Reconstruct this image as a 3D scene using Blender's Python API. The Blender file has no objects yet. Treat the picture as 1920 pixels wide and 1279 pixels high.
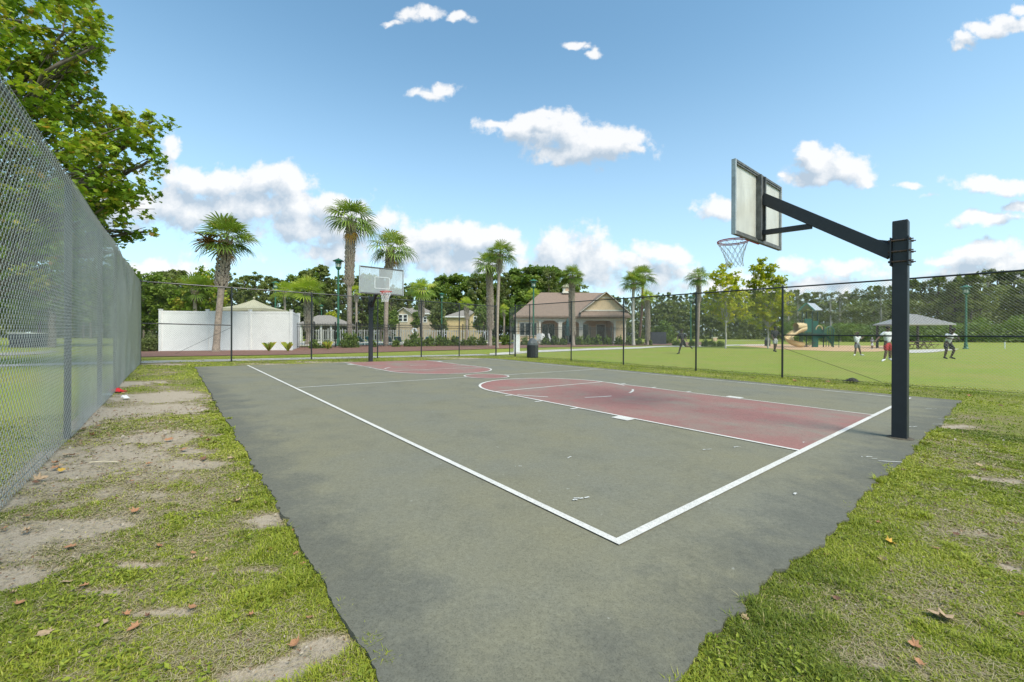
import bpy, math, random
import numpy as np
R = math.radians
scene = bpy.context.scene
col = scene.collection

# ------------------------------------------------------------------ camera
F, YH, ROLL, CH = 779.5, 628.0, 0.0040, 1.278       # focal length and horizon row (photo pixels), roll, camera height
_c, _s = math.cos(ROLL), math.sin(ROLL)
cam_d = bpy.data.cameras.new("camera"); cam = bpy.data.objects.new("camera", cam_d); col.objects.link(cam)
cam_d.sensor_fit = 'HORIZONTAL'; cam_d.sensor_width = 36; cam_d.lens = F / 1920 * 36
cam_d.shift_y = -(639.5 - YH) / 1920
cam_d.clip_start = 0.05; cam_d.clip_end = 3000
from mathutils import Matrix, Vector
cam.matrix_world = Matrix(((_c, -_s, 0, 0), (0, 0, -1, 0), (_s, _c, 0, CH), (0, 0, 0, 1)))
scene.camera = cam

# ------------------------------------------------------------------ light
SUN_AZ = R(-50)      # direction towards the sun, measured from +X
SUN_EL = R(52)
sx, sy, sz = math.cos(SUN_AZ)*math.cos(SUN_EL), math.sin(SUN_AZ)*math.cos(SUN_EL), math.sin(SUN_EL)
sun_d = bpy.data.lights.new("sun", 'SUN'); sun = bpy.data.objects.new("sun", sun_d); col.objects.link(sun)
sun_d.energy = 2.8; sun_d.angle = R(27); sun_d.color = (1.0, 0.93, 0.81)
sun.rotation_euler = Vector((sx, sy, sz)).to_track_quat('Z', 'Y').to_euler()
scene.view_settings.view_transform = 'Standard'; scene.view_settings.look = 'None'
scene.view_settings.exposure = 0.84; scene.view_settings.gamma = 1.0
scene.view_settings.use_curve_mapping = False
scene.cycles.max_bounces = 6; scene.cycles.transparent_max_bounces = 12
scene.cycles.sample_clamp_indirect = 6

world = bpy.data.worlds.new("World"); scene.world = world; world.use_nodes = True
wt = world.node_tree; wt.nodes.clear()
def wn(t, **k):
    n = wt.nodes.new(t)
    for a, b in k.items(): setattr(n, a, b)
    return n
CLOUDS = [  # cumulus clouds of that afternoon: azimuth tangent, elevation tangent, widths (given in photo units, converted below)
 (1050,250,75,34,1),(1125,268,75,32,1),(975,238,60,22,1),(1060,288,62,20,1),(1182,278,28,11,.9),(925,232,20,10,.9),(1030,222,30,10,.8),
 (800,178,28,13,.8),(828,170,24,10,.8),(795,30,40,12,.8),(855,38,22,9,.8),(730,43,12,4,.6),(1075,83,24,7,.8),(1092,88,14,6,.6),(1105,104,18,7,.7),(1112,98,8,10,.6),
 (1530,290,42,30,1),(1590,318,50,30,1),(1530,335,55,16,.9),(1515,268,22,16,1),(1620,340,20,10,.8),(1472,326,9,5,.55),
 (1345,393,40,19,1),(322,270,22,20,.8),(338,262,10,10,.6),(312,290,20,14,.6),
 (500,342,75,27,1),(390,345,85,28,1),(320,390,90,40,.9),(450,390,120,42,.9),(560,380,70,25,.9),(620,385,70,28,1),(600,425,120,36,.8),(700,420,50,20,.8),
 (640,470,90,30,.7),(200,380,90,50,.9),
 (820,438,70,30,1),(900,445,75,30,1),(790,470,90,34,.8),(870,490,110,34,.8),(960,465,30,18,.8),
 (1065,465,60,38,1),(1110,500,70,40,.85),(1030,500,60,30,.8),(1240,472,48,20,1),(1220,505,70,30,.7),(1180,490,50,14,.8),
 (1490,500,52,15,.8),(1580,498,55,15,.8),(1540,525,130,20,.6),(1400,515,60,16,.5),(1350,540,200,24,.5),
 (1705,343,22,8,.9),(1745,360,28,8,.5),(1850,342,55,14,1),(1900,350,50,16,1),(1845,408,46,13,.95),(1912,385,30,9,.9),
 (1840,468,70,20,1),(1775,486,40,12,.8),(1880,490,80,26,.9),(1830,510,110,26,.7),
 (290,512,90,18,.8),(420,500,70,20,.35),
 (1900,38,55,14,1),(1850,50,38,10,.8),(1800,72,24,11,.6),(1912,14,22,14,.9),(1790,85,16,8,.5),
]
grp = bpy.data.node_groups.new("cloud_field", 'ShaderNodeTree')
grp.interface.new_socket("P", in_out='INPUT', socket_type='NodeSocketVector')
grp.interface.new_socket("D", in_out='OUTPUT', socket_type='NodeSocketFloat')
gi = grp.nodes.new('NodeGroupInput'); go = grp.nodes.new('NodeGroupOutput')
warp = grp.nodes.new('ShaderNodeTexNoise'); warp.inputs['Scale'].default_value = 11; warp.inputs['Detail'].default_value = 6
grp.links.new(gi.outputs[0], warp.inputs['Vector'])
wm = grp.nodes.new('ShaderNodeVectorMath'); wm.operation = 'MULTIPLY_ADD'
grp.links.new(warp.outputs['Color'], wm.inputs[0]); wm.inputs[1].default_value = (.085, .060, 0); 
wadd = grp.nodes.new('ShaderNodeVectorMath'); wadd.operation = 'ADD'; wadd.inputs[1].default_value = (-.0425, -.030, 0)
grp.links.new(gi.outputs[0], wadd.inputs[0]); grp.links.new(wadd.outputs[0], wm.inputs[2])
prev = None
for (px, py, rx, ry, w) in CLOUDS:
    a, b = (px-960)/F, (YH-py)/F; ra, rb = rx*1.42/F, ry*1.40/F
    m = grp.nodes.new('ShaderNodeVectorMath'); m.operation = 'MULTIPLY_ADD'
    m.inputs[1].default_value = (1/ra, 1/rb, 0); m.inputs[2].default_value = (-a/ra, -b/rb, 0)
    grp.links.new(wm.outputs[0], m.inputs[0])
    l = grp.nodes.new('ShaderNodeVectorMath'); l.operation = 'LENGTH'; grp.links.new(m.outputs[0], l.inputs[0])
    q = grp.nodes.new('ShaderNodeMath'); q.operation = 'MULTIPLY_ADD'; q.inputs[1].default_value = -w; q.inputs[2].default_value = w
    grp.links.new(l.outputs['Value'], q.inputs[0])
    if prev is None: prev = q
    else:
        mx = grp.nodes.new('ShaderNodeMath'); mx.operation = 'SMOOTH_MAX'; mx.inputs[2].default_value = .12
        grp.links.new(prev.outputs[0], mx.inputs[0]); grp.links.new(q.outputs[0], mx.inputs[1]); prev = mx
no = grp.nodes.new('ShaderNodeTexNoise'); no.inputs['Scale'].default_value = 16; no.inputs['Detail'].default_value = 9; no.inputs['Roughness'].default_value = .6
grp.links.new(gi.outputs[0], no.inputs['Vector'])
nm = grp.nodes.new('ShaderNodeMath'); nm.operation = 'MULTIPLY_ADD'; nm.inputs[1].default_value = 1.9; nm.inputs[2].default_value = -.98
grp.links.new(no.outputs['Fac'], nm.inputs[0])
ad = grp.nodes.new('ShaderNodeMath'); ad.operation = 'ADD'; grp.links.new(prev.outputs[0], ad.inputs[0]); grp.links.new(nm.outputs[0], ad.inputs[1])
grp.links.new(ad.outputs[0], go.inputs[0])

tc = wn('ShaderNodeTexCoord'); sep = wn('ShaderNodeSeparateXYZ'); wt.links.new(tc.outputs['Generated'], sep.inputs[0])
def wmath(op, a, b=None, c=None, clamp=False):
    n = wn('ShaderNodeMath', operation=op); n.use_clamp = clamp
    for i, v in enumerate((a, b, c)):
        if v is None: continue
        if isinstance(v, (int, float)): n.inputs[i].default_value = v
        else: wt.links.new(v, n.inputs[i])
    return n.outputs[0]
ysafe = wmath('MAXIMUM', sep.outputs['Y'], .02)
ga = wmath('DIVIDE', sep.outputs['X'], ysafe); gb = wmath('DIVIDE', sep.outputs['Z'], ysafe)
P0 = wn('ShaderNodeCombineXYZ'); wt.links.new(ga, P0.inputs[0]); wt.links.new(gb, P0.inputs[1])
P1 = wn('ShaderNodeVectorMath', operation='ADD'); P1.inputs[1].default_value = (.022, .04, 0); wt.links.new(P0.outputs[0], P1.inputs[0])
g0 = wn('ShaderNodeGroup'); g0.node_tree = grp; wt.links.new(P0.outputs[0], g0.inputs[0])
g1 = wn('ShaderNodeGroup'); g1.node_tree = grp; wt.links.new(P1.outputs[0], g1.inputs[0])
mask = wn('ShaderNodeMapRange', interpolation_type='SMOOTHSTEP'); mask.inputs[1].default_value = -.02; mask.inputs[2].default_value = .44
wt.links.new(g0.outputs[0], mask.inputs[0])
front = wmath('GREATER_THAN', sep.outputs['Y'], .05)
maskf = wmath('MULTIPLY', mask.outputs[0], front)
maskf = wmath('MULTIPLY', maskf, .93)
dif = wmath('SUBTRACT', g0.outputs[0], g1.outputs[0])
lit = wmath('MULTIPLY_ADD', dif, .9, .45, True)
core = wmath('MULTIPLY_ADD', g1.outputs[0], -.35, .12)
lit = wmath('ADD', lit, core, None, True)
cc = wn('ShaderNodeMixRGB'); cc.inputs[1].default_value = (.50, .60, .71, 1); cc.inputs[2].default_value = (1.0, 1.0, 1.0, 1); wt.links.new(lit, cc.inputs[0])
sky = wn('ShaderNodeTexSky', sky_type='NISHITA'); sky.sun_disc = False; sky.sun_elevation = SUN_EL; sky.sun_rotation = math.pi/2 - SUN_AZ
sky.air_density = 1.0; sky.dust_density = 0.7; sky.ozone_density = 1.3
SKYK = .120
skm = wn('ShaderNodeVectorMath', operation='SCALE'); skm.inputs[3].default_value = SKYK; wt.links.new(sky.outputs[0], skm.inputs[0])
skt = wn('ShaderNodeVectorMath', operation='MULTIPLY'); skt.inputs[1].default_value = (.95, 1.20, 1.11); wt.links.new(skm.outputs[0], skt.inputs[0])
# thin pale veil low over the horizon
veil = wn('ShaderNodeMapRange', interpolation_type='SMOOTHSTEP'); veil.inputs[1].default_value = .62; veil.inputs[2].default_value = -.02
wt.links.new(sep.outputs['Z'], veil.inputs[0])
veilf = wmath('MULTIPLY', veil.outputs[0], .62)
vm = wn('ShaderNodeMixRGB'); vm.inputs[2].default_value = (.40, .515, .64, 1); wt.links.new(veilf, vm.inputs[0]); wt.links.new(skt.outputs[0], vm.inputs[1])
ccs = wn('ShaderNodeVectorMath', operation='SCALE'); ccs.inputs[3].default_value = .57; wt.links.new(cc.outputs[0], ccs.inputs[0])
wmix = wn('ShaderNodeMixRGB'); wt.links.new(maskf, wmix.inputs[0]); wt.links.new(vm.outputs[0], wmix.inputs[1]); wt.links.new(ccs.outputs[0], wmix.inputs[2])
bg = wn('ShaderNodeBackground'); bg.inputs[1].default_value = 1.0; wt.links.new(wmix.outputs[0], bg.inputs[0])
wo = wn('ShaderNodeOutputWorld'); wt.links.new(bg.outputs[0], wo.inputs[0])

# ------------------------------------------------------------------ terrain height and coordinate helpers
def sstep(a, b, x): 
    t = np.clip((x-a)/(b-a), 0, 1); return t*t*(3-2*t)
TILT = .0124
def gz(x, y):
    x = np.asarray(x, float); y = np.asarray(y, float)
    ex = np.exp(-(np.maximum(x-9.5, 0)/8)**2 - (np.maximum(-x-14, 0)/9)**2 - (np.maximum(y-22, 0)/8)**2)
    rise = .2*sstep(25, 38, y)*(1-sstep(13, 24, x))
    return -TILT*x*ex + rise
def ab(px, py):
    x = px-960; y = YH-py
    return (x*_c - y*_s)/F, (y*_c + x*_s)/F
def G(px, py):
    a, b = ab(px, py); Y = 20.
    for _ in range(60):
        z = float(gz(a*Y, Y)); Yn = (z-CH)/b if b < -1e-4 else 900
        Y = .5*Y+.5*min(max(Yn, .3), 900)
    return a*Y, Y
def AT(px, py, Y):
    a, b = ab(px, py); return Vector((a*Y, Y, CH+b*Y))
def GZ(px, Y):           # ground point at a bearing and distance
    a, _ = ab(px, 640); return Vector((a*Y, Y, float(gz(a*Y, Y))))
CX, CY, YAW = .5035*CH, 1.9674*CH, .6853
cw, sw = math.cos(YAW), math.sin(YAW)
def UV(u, v, dz=0.):     # court coordinates: u across, v along
    x = CX+u*cw-v*sw; y = CY+u*sw+v*cw
    return Vector((x, y, float(gz(x, y))+dz))
def UVn(u, v): return CX+u*cw-v*sw, CY+u*sw+v*cw
def toUV(x, y): dx, dy = x-CX, y-CY; return dx*cw+dy*sw, -dx*sw+dy*cw
def v_on(px, u):         # where a bearing crosses the line u = const
    a, _ = ab(px, 650)
    # X = a Y
    return (a*(CY+u*sw)-(CX+u*cw))/(-sw-a*cw)
def u_on(px, v):
    a, _ = ab(px, 650)
    return (a*(CY+v*cw)-(CX-v*sw))/(cw-a*sw)

_rng = np.random.default_rng(7)
_tab = _rng.random((256, 256))
def vnoise(x, y):
    xi = np.floor(x).astype(int); yi = np.floor(y).astype(int); fx = x-xi; fy = y-yi
    fx = fx*fx*(3-2*fx); fy = fy*fy*(3-2*fy)
    a = _tab[xi % 256, yi % 256]; b = _tab[(xi+1) % 256, yi % 256]; c = _tab[xi % 256, (yi+1) % 256]; d = _tab[(xi+1) % 256, (yi+1) % 256]
    return (a*(1-fx)+b*fx)*(1-fy)+(c*(1-fx)+d*fx)*fy
def fbm(x, y, o=4):
    x = np.asarray(x, float); y = np.asarray(y, float)
    s = 0; w = 1; t = 0
    for i in range(o): s = s+w*vnoise(x*2**i+17*i, y*2**i+31*i); t += w; w *= .55
    return s/t

# ------------------------------------------------------------------ tagging, mesh building
def tag(o, label=None, cat=None, group=None, kind=None):
    if label: o['label'] = label
    if cat: o['category'] = cat
    if group: o['group'] = group
    if kind: o['kind'] = kind
    return o
def empty(name, loc, label=None, cat=None, group=None, rz=0):
    o = bpy.data.objects.new(name, None); col.objects.link(o); o.location = loc; o.rotation_euler.z = rz
    o.empty_display_size = .2
    return tag(o, label, cat, group)
def copy_tree(o, parent=None):
    c = o.copy(); col.objects.link(c); c.parent = parent
    for ch in list(o.children): copy_tree(ch, c)
    return c

class MB:
    def __init__(s): s.v = []; s.f = []; s.n = 0; s.t = []
    def add(s, V, Fs, tone=None):
        V = np.asarray(V, float).reshape(-1, 3); Fs = np.asarray(Fs, int)
        s.v.append(V); s.f.append(Fs+s.n); s.n += len(V)
        s.t.append(np.full(len(Fs), .5 if tone is None else 0) if tone is None or np.isscalar(tone) and tone is None else (np.full(len(Fs), tone) if np.isscalar(tone) else np.asarray(tone, float)))
        return s
    def box(s, c, size, rz=0, rx=0, ry=0, tone=None):
        x, y, z = [q/2 for q in size]
        V = np.array([(-x,-y,-z),(x,-y,-z),(x,y,-z),(-x,y,-z),(-x,-y,z),(x,-y,z),(x,y,z),(-x,y,z)])
        M = Matrix.Rotation(rz, 3, 'Z') @ Matrix.Rotation(ry, 3, 'Y') @ Matrix.Rotation(rx, 3, 'X')
        V = V @ np.array(M).T + np.array(c)
        s.add(V, [(0,3,2,1),(4,5,6,7),(0,1,5,4),(1,2,6,5),(2,3,7,6),(3,0,4,7)], tone); return s
    def beam(s, a, b, w, h, up=(0,0,1), tone=None):
        a = np.array(a, float); b = np.array(b, float); d = b-a; d /= np.linalg.norm(d)
        side = np.cross(d, up)
        if np.linalg.norm(side) < 1e-5: side = np.cross(d, (1,0,0))
        side /= np.linalg.norm(side); u = np.cross(side, d)
        V = [p+side*i*w/2+u*j*h/2 for p in (a, b) for i, j in ((-1,-1),(1,-1),(1,1),(-1,1))]
        s.add(V, [(0,1,2,3),(7,6,5,4),(0,4,5,1),(1,5,6,2),(2,6,7,3),(3,7,4,0)], tone); return s
    def tube(s, pts, r, n=8, caps=True, tone=None):
        pts = np.asarray(pts, float); m = len(pts); r = np.broadcast_to(np.asarray(r, float), (m,))
        d = np.gradient(pts, axis=0); d /= np.maximum(np.linalg.norm(d, axis=1, keepdims=True), 1e-9)
        up = np.array((0,0,1.)) if abs(d[0][2]) < .9 else np.array((1.,0,0))
        sd = np.cross(d, up); sd /= np.maximum(np.linalg.norm(sd, axis=1, keepdims=True), 1e-9); u = np.cross(sd, d)
        th = np.arange(n)*2*math.pi/n
        V = pts[:,None,:]+r[:,None,None]*(np.cos(th)[None,:,None]*sd[:,None,:]+np.sin(th)[None,:,None]*u[:,None,:])
        Fs = []
        for i in range(m-1):
            for j in range(n):
                k = (j+1) % n; Fs.append((i*n+j, i*n+k, (i+1)*n+k, (i+1)*n+j))
        s.add(V.reshape(-1,3), Fs, tone)
        if caps:
            for e, p in ((0, pts[0]), (m-1, pts[-1])):
                ring = V[e]; W = np.vstack([ring, p]); 
                s.add(W, [(j, (j+1)%n, n, n) for j in range(n)], tone)
        return s
    def lathe(s, prof, c=(0,0,0), n=16, tone=None):
        V = []; 
        for r, z in prof:
            for j in range(n):
                t = 2*math.pi*j/n; V.append((c[0]+r*math.cos(t), c[1]+r*math.sin(t), c[2]+z))
        Fs = [(i*n+j, i*n+(j+1)%n, (i+1)*n+(j+1)%n, (i+1)*n+j) for i in range(len(prof)-1) for j in range(n)]
        s.add(V, Fs, tone); return s
    def ball(s, c, r, n=10, m=7, tone=None, sc=(1,1,1)):
        V = []; 
        for i in range(m+1):
            p = math.pi*i/m
            for j in range(n):
                t = 2*math.pi*j/n; V.append((c[0]+r*sc[0]*math.sin(p)*math.cos(t), c[1]+r*sc[1]*math.sin(p)*math.sin(t), c[2]+r*sc[2]*math.cos(p)))
        Fs = [(i*n+j, (i+1)*n+j, (i+1)*n+(j+1)%n, i*n+(j+1)%n) for i in range(m) for j in range(n)]
        s.add(V, Fs, tone); return s
    def build(s, name, mat, parent=None, smooth=False, loc=None, mats=None):
        me = bpy.data.meshes.new(name)
        V = np.vstack(s.v); nf = sum(len(f) for f in s.f)
        loops = []; starts = np.zeros(nf, np.int32); k = 0; i = 0; tones = np.concatenate(s.t)
        cnt = []
        for f in s.f:
            if f.shape[1] == 4 and (f[:,3] == f[:,2]).any():
                # mixed: drop the doubled corner
                for q in f:
                    q = q[:3] if q[3] == q[2] else q; loops.append(q); cnt.append(len(q))
            else:
                loops.append(f.reshape(-1)); cnt.extend([f.shape[1]]*len(f))
        L = np.concatenate(loops).astype(np.int32); cnt = np.array(cnt, np.int32)
        starts = np.concatenate([[0], np.cumsum(cnt)[:-1]]).astype(np.int32)
        me.vertices.add(len(V)); me.vertices.foreach_set('co', V.astype(np.float32).ravel())
        me.loops.add(len(L)); me.loops.foreach_set('vertex_index', L)
        me.polygons.add(len(cnt)); me.polygons.foreach_set('loop_start', starts); me.polygons.foreach_set('loop_total', cnt)
        me.update(calc_edges=True)
        at = me.attributes.new('tone', 'FLOAT', 'FACE'); at.data.foreach_set('value', tones.astype(np.float32))
        me.polygons.foreach_set('use_smooth', np.full(len(cnt), bool(smooth)))
        me.materials.append(mat)
        if not smooth: pass
        me.validate()
        o = bpy.data.objects.new(name, me); col.objects.link(o)
        if parent: o.parent = parent
        if loc is not None: o.location = loc
        return o

# ------------------------------------------------------------------ materials
def newmat(name):
    m = bpy.data.materials.new(name); m.use_nodes = True; nt = m.node_tree
    return m, nt, nt.nodes['Principled BSDF']
def mat(name, c, rough=.6, var=.12, scale=6, metal=0., bump=0., c2=None, spec=.5, tone=None, detail=4, coords='Object'):
    """c varied by noise towards c2 (or darker); tone=(dark,light) multiplies by the face attribute"""
    m, nt, b = newmat(name); N = nt.nodes; L = nt.links
    t = N.new('ShaderNodeTexCoord'); no = N.new('ShaderNodeTexNoise'); no.inputs['Scale'].default_value = scale; no.inputs['Detail'].default_value = detail
    L.new(t.outputs[coords], no.inputs['Vector'])
    mx = N.new('ShaderNodeMixRGB'); mr = N.new('ShaderNodeMapRange'); mr.inputs[1].default_value = .3; mr.inputs[2].default_value = .7
    L.new(no.outputs['Fac'], mr.inputs[0]); L.new(mr.outputs[0], mx.inputs[0])
    c2 = c2 or tuple(x*(1-2*var) for x in c)
    mx.inputs[1].default_value = (*c, 1); mx.inputs[2].default_value = (*c2, 1)
    out = mx.outputs[0]
    if tone:
        a = N.new('ShaderNodeAttribute'); a.attribute_name = 'tone'
        r2 = N.new('ShaderNodeMapRange'); r2.inputs[3].default_value = tone[0]; r2.inputs[4].default_value = tone[1]; L.new(a.outputs['Fac'], r2.inputs[0])
        sc = N.new('ShaderNodeVectorMath'); sc.operation = 'SCALE'; L.new(out, sc.inputs[0]); L.new(r2.outputs[0], sc.inputs[3]); out = sc.outputs[0]
    L.new(out, b.inputs['Base Color']); b.inputs['Roughness'].default_value = rough; b.inputs['Metallic'].default_value = metal
    b.inputs['Specular IOR Level'].default_value = spec
    if bump:
        bp = N.new('ShaderNodeBump'); bp.inputs['Strength'].default_value = bump; L.new(no.outputs['Fac'], bp.inputs['Height']); L.new(bp.outputs[0], b.inputs['Normal'])
    return m
def leafmat(name, cols, trans=.3, rough=.55):
    """colour ramp over the per-leaf attribute; some light passes through"""
    m, nt, b = newmat(name); N = nt.nodes; L = nt.links
    a = N.new('ShaderNodeAttribute'); a.attribute_name = 'tone'
    cr = N.new('ShaderNodeValToRGB'); L.new(a.outputs['Fac'], cr.inputs[0])
    el = cr.color_ramp.elements
    for i, c in enumerate(cols):
        p = i/(len(cols)-1)
        e = el[i] if i < 2 else el.new(p)
        e.position = p; e.color = (*c, 1)
    el[0].position = 0
    L.new(cr.outputs[0], b.inputs['Base Color']); b.inputs['Roughness'].default_value = rough; b.inputs['Specular IOR Level'].default_value = .3
    tr = N.new('ShaderNodeBsdfTranslucent'); sc = N.new('ShaderNodeVectorMath'); sc.operation = 'MULTIPLY'; sc.inputs[1].default_value = (1.3, 1.35, .6)
    L.new(cr.outputs[0], sc.inputs[0]); L.new(sc.outputs[0], tr.inputs[0])
    mx = N.new('ShaderNodeMixShader'); mx.inputs[0].default_value = trans
    L.new(b.outputs[0], mx.inputs[1]); L.new(tr.outputs[0], mx.inputs[2]); L.new(mx.outputs[0], N['Material Output'].inputs[0])
    return m

# ------------------------------------------------------------------ ground
def ell(x, y, lst):
    m = np.zeros_like(x)
    for (cx, cy, r1, r2, rot) in lst:
        dx, dy = x-cx, y-cy; c, s = math.cos(rot), math.sin(rot)
        d = np.sqrt(((dx*c+dy*s)/r1)**2+((-dx*s+dy*c)/r2)**2)
        m = np.maximum(m, np.clip((1.75-d)/1.3, 0, 1))
    return m
def pell(px, py, rx, ry):     # ellipse on the ground around a point seen at (px,py)
    x0, y0 = G(px, py); x1, _ = G(px+rx, py); xa, ya = G(px, py+ry); xb, yb = G(px, py-ry)
    return (x0, (ya+yb)/2, abs(x1-x0)+.02, max(abs(yb-ya)/2, .03), 0)
BARE = [pell(*q) for q in [(310,742,80,10),(330,768,95,11),(230,770,50,10),(240,850,120,22),(300,820,90,14),(150,880,70,14),(350,870,60,9),(230,720,60,7),
    (500,1070,40,10),(505,975,50,14),(25,1085,50,22),(10,1020,30,18),(300,1150,60,10),(620,1215,55,22),(490,1265,60,16),(150,985,80,10),(560,1250,40,25),(180,1110,60,8),(290,1060,70,7),
    (1800,1000,45,10),(1860,900,50,7),(1900,1065,50,14),(1780,800,50,5),(1640,1245,35,10),
    (300,683,70,2.2),(640,680,120,1.5),(860,672,70,1.2),(560,684,120,1.4),(900,667,40,1)]]
DRY = [pell(*q) for q in [(250,900,200,40),(150,1000,160,50),(420,1000,80,40),(350,1120,150,40),(400,930,80,20),(1750,960,150,50),(1850,850,130,40),(1800,1150,120,60),(1700,1240,100,40),(300,760,100,40),(1750,780,100,12),(250,700,80,8),(420,1220,100,40),(150,1050,120,25)]]
# court slab rectangle in court coordinates
SU0, SU1, SV0, SV1 = -1.50, 10.98, -.74, 16.0
def cover(x, y):
    """how much grass covers the soil, 0..1"""
    u, v = toUV(x, y)
    n = fbm(x*1.3, y*1.3, 5); n2 = fbm(x*5+9, y*5, 3); n3 = fbm(x*14, y*14, 2)
    n4 = fbm(x*3+40, y*9+12, 4)
    base = .84+(n-.5)*.80+(n2-.5)*.75+(n3-.5)*.35
    m = ell(x, y, BARE); bare = sstep(.25, 1.25, m+(n2-.5)*1.6+(n3-.5)*1.0+(n4-.5)*.7)*np.clip(m*3, 0, 1)
    base = base-bare*.95-ell(x, y, DRY)*.26
    # thicker along the slab edge
    ed = np.minimum.reduce([np.abs(u-SU0), np.abs(v-SV0)+(u<0)*0, np.abs(u-SU1)])
    base = base+.22*np.exp(-(ed/.20)**2)
    # trodden soil along the left fence
    base = base-.30*np.exp(-((u+2.35)/.5)**2)*sstep(.5, 3, v)*sstep(13, 11, v)*fbm(x*2+5, y*2, 3)*1.4
    base = base-.35*np.exp(-((u+3.0)/.25)**2)*(v < 12)
    far = (u > 11.2)|(v > 20)
    base = np.where(far, np.maximum(base, .78+(n-.5)*.4), base)
    left_out = u < -3.15
    base = np.where(left_out, np.maximum(base, .7), base)
    return np.clip(base, 0, 1)
NR, NT = 420, 760
rr = np.concatenate([np.geomspace(.6, 45, 330), np.geomspace(47, 1500, NR-330)])
tt = np.linspace(R(-62), R(242), NT)
fine = np.linspace(R(28), R(152), 620); coarse = np.concatenate([np.linspace(R(-180), R(27), 60)]); tt = np.concatenate([coarse, fine, np.linspace(R(153), R(179), 12)])
NT = len(tt)
RR, TT = np.meshgrid(rr, tt, indexing='ij')
gx, gy = RR*np.cos(TT), RR*np.sin(TT)
gzv = gz(gx, gy)
cov = cover(gx, gy)
V = np.stack([gx, gy, gzv+(cov-.5)*.02*(RR < 30)], -1).reshape(-1, 3)
idx = np.arange(NR*NT).reshape(NR, NT)
jn = (np.arange(NT)+1) % NT
f4 = np.stack([idx[:-1], idx[1:], idx[1:][:, jn], idx[:-1][:, jn]], -1).reshape(-1, 4)
V = np.vstack([V, [(0, 0, 0)]]); cap = np.stack([np.full(NT, NR*NT), idx[0], idx[0][jn]], -1)

def ground_mat():
    m, nt, b = newmat("turf_and_sand"); N = nt.nodes; L = nt.links
    a = N.new('ShaderNodeAttribute'); a.attribute_name = 'cover'
    t = N.new('ShaderNodeTexCoord')
    def noise(sc, de=5, ro=.6):
        n = N.new('ShaderNodeTexNoise'); n.inputs['Scale'].default_value = sc; n.inputs['Detail'].default_value = de; n.inputs['Roughness'].default_value = ro
        L.new(t.outputs['Object'], n.inputs['Vector']); return n.outputs['Fac']
    nf = noise(38, 6, .7); nm_ = noise(4.5); nl = noise(.35, 4); nff = noise(150, 4, .8)
    def mr(v, a0, a1, b0=0., b1=1.):
        q = N.new('ShaderNodeMapRange'); L.new(v, q.inputs[0]); q.inputs[1].default_value = a0; q.inputs[2].default_value = a1; q.inputs[3].default_value = b0; q.inputs[4].default_value = b1; return q.outputs[0]
    def mix(f, c1, c2):
        q = N.new('ShaderNodeMixRGB'); L.new(f, q.inputs[0])
        for i, c in ((1, c1), (2, c2)):
            if isinstance(c, tuple): q.inputs[i].default_value = (*c, 1)
            else: L.new(c, q.inputs[i])
        return q.outputs[0]
    def math_(op, x, y):
        q = N.new('ShaderNodeMath'); q.operation = op
        for i, c in enumerate((x, y)):
            if isinstance(c, (int, float)): q.inputs[i].default_value = c
            else: L.new(c, q.inputs[i])
        return q.outputs[0]
    cv = math_('ADD', a.outputs['Fac'], mr(nf, .25, .75, -.34, .34))
    cv = math_('ADD', cv, mr(nff, .25, .75, -.30, .30))
    sand = mix(mr(nff, .3, .7), (.47, .405, .315), (.25, .205, .15)); sand = mix(mr(nf, .45, .75, 0, .6), sand, (.26, .21, .145))
    dry = mix(mr(nff, .3, .7), (.26, .215, .12), (.12, .095, .055))
    grn = mix(mr(nff, .3, .7), (.165, .205, .032), (.085, .105, .020))
    grn2 = mix(mr(nf, .3, .7), (.225, .240, .045), (.12, .14, .028))
    gcol = mix(mr(nl, .35, .65), grn, grn2)
    gcol = mix(mr(nm_, .45, .75, 0, .5), gcol, (.26, .25, .07))
    c1 = mix(mr(cv, .12, .46), sand, dry); c2 = mix(mr(cv, .48, .86), c1, gcol)
    fa = N.new('ShaderNodeAttribute'); fa.attribute_name = 'field'
    turf = mix(mr(nm_, .35, .65), (.25, .31, .042), (.205, .27, .034)); turf = mix(mr(nl, .4, .62, 0, .85), turf, (.29, .275, .07)); turf = mix(mr(nf, .35, .65, .55, 0), turf, (.12, .145, .03)); turf = mix(mr(noise(1.3, 6, .7), .5, .7, 0, .5), turf, (.155, .20, .03))
    c2 = mix(fa.outputs['Fac'], c2, turf)
    L.new(c2, b.inputs['Base Color']); b.inputs['Roughness'].default_value = .9; b.inputs['Specular IOR Level'].default_value = .1
    bp = N.new('ShaderNodeBump'); bp.inputs['Strength'].default_value = .55; bp.inputs['Distance'].default_value = .02
    L.new(math_('ADD', nf, math_('MULTIPLY', nff, .5)), bp.inputs['Height']); L.new(bp.outputs[0], b.inputs['Normal'])
    return m
GM = ground_mat()
gmb = MB(); gmb.add(V, f4); gmb.add(np.zeros((0,3)), cap-0) if False else None
gmb.v.append(np.zeros((0,3))); gmb.f.append(cap); gmb.t.append(np.full(len(cap), .5))
ground = gmb.build('ground', GM, smooth=True); tag(ground, kind='structure')
fu, fv = toUV(gx, gy); fld = np.clip(np.maximum.reduce([sstep(13.3, 14.2, fu), sstep(18.6, 19.4, fv), sstep(-3.1, -3.6, fu)]), 0, 1)
at = ground.data.attributes.new('field', 'FLOAT', 'POINT'); at.data.foreach_set('value', np.append(fld.reshape(-1), 0).astype(np.float32))
at = ground.data.attributes.new('cover', 'FLOAT', 'POINT'); at.data.foreach_set('value', np.append(cov.reshape(-1), .6).astype(np.float32))

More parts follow.
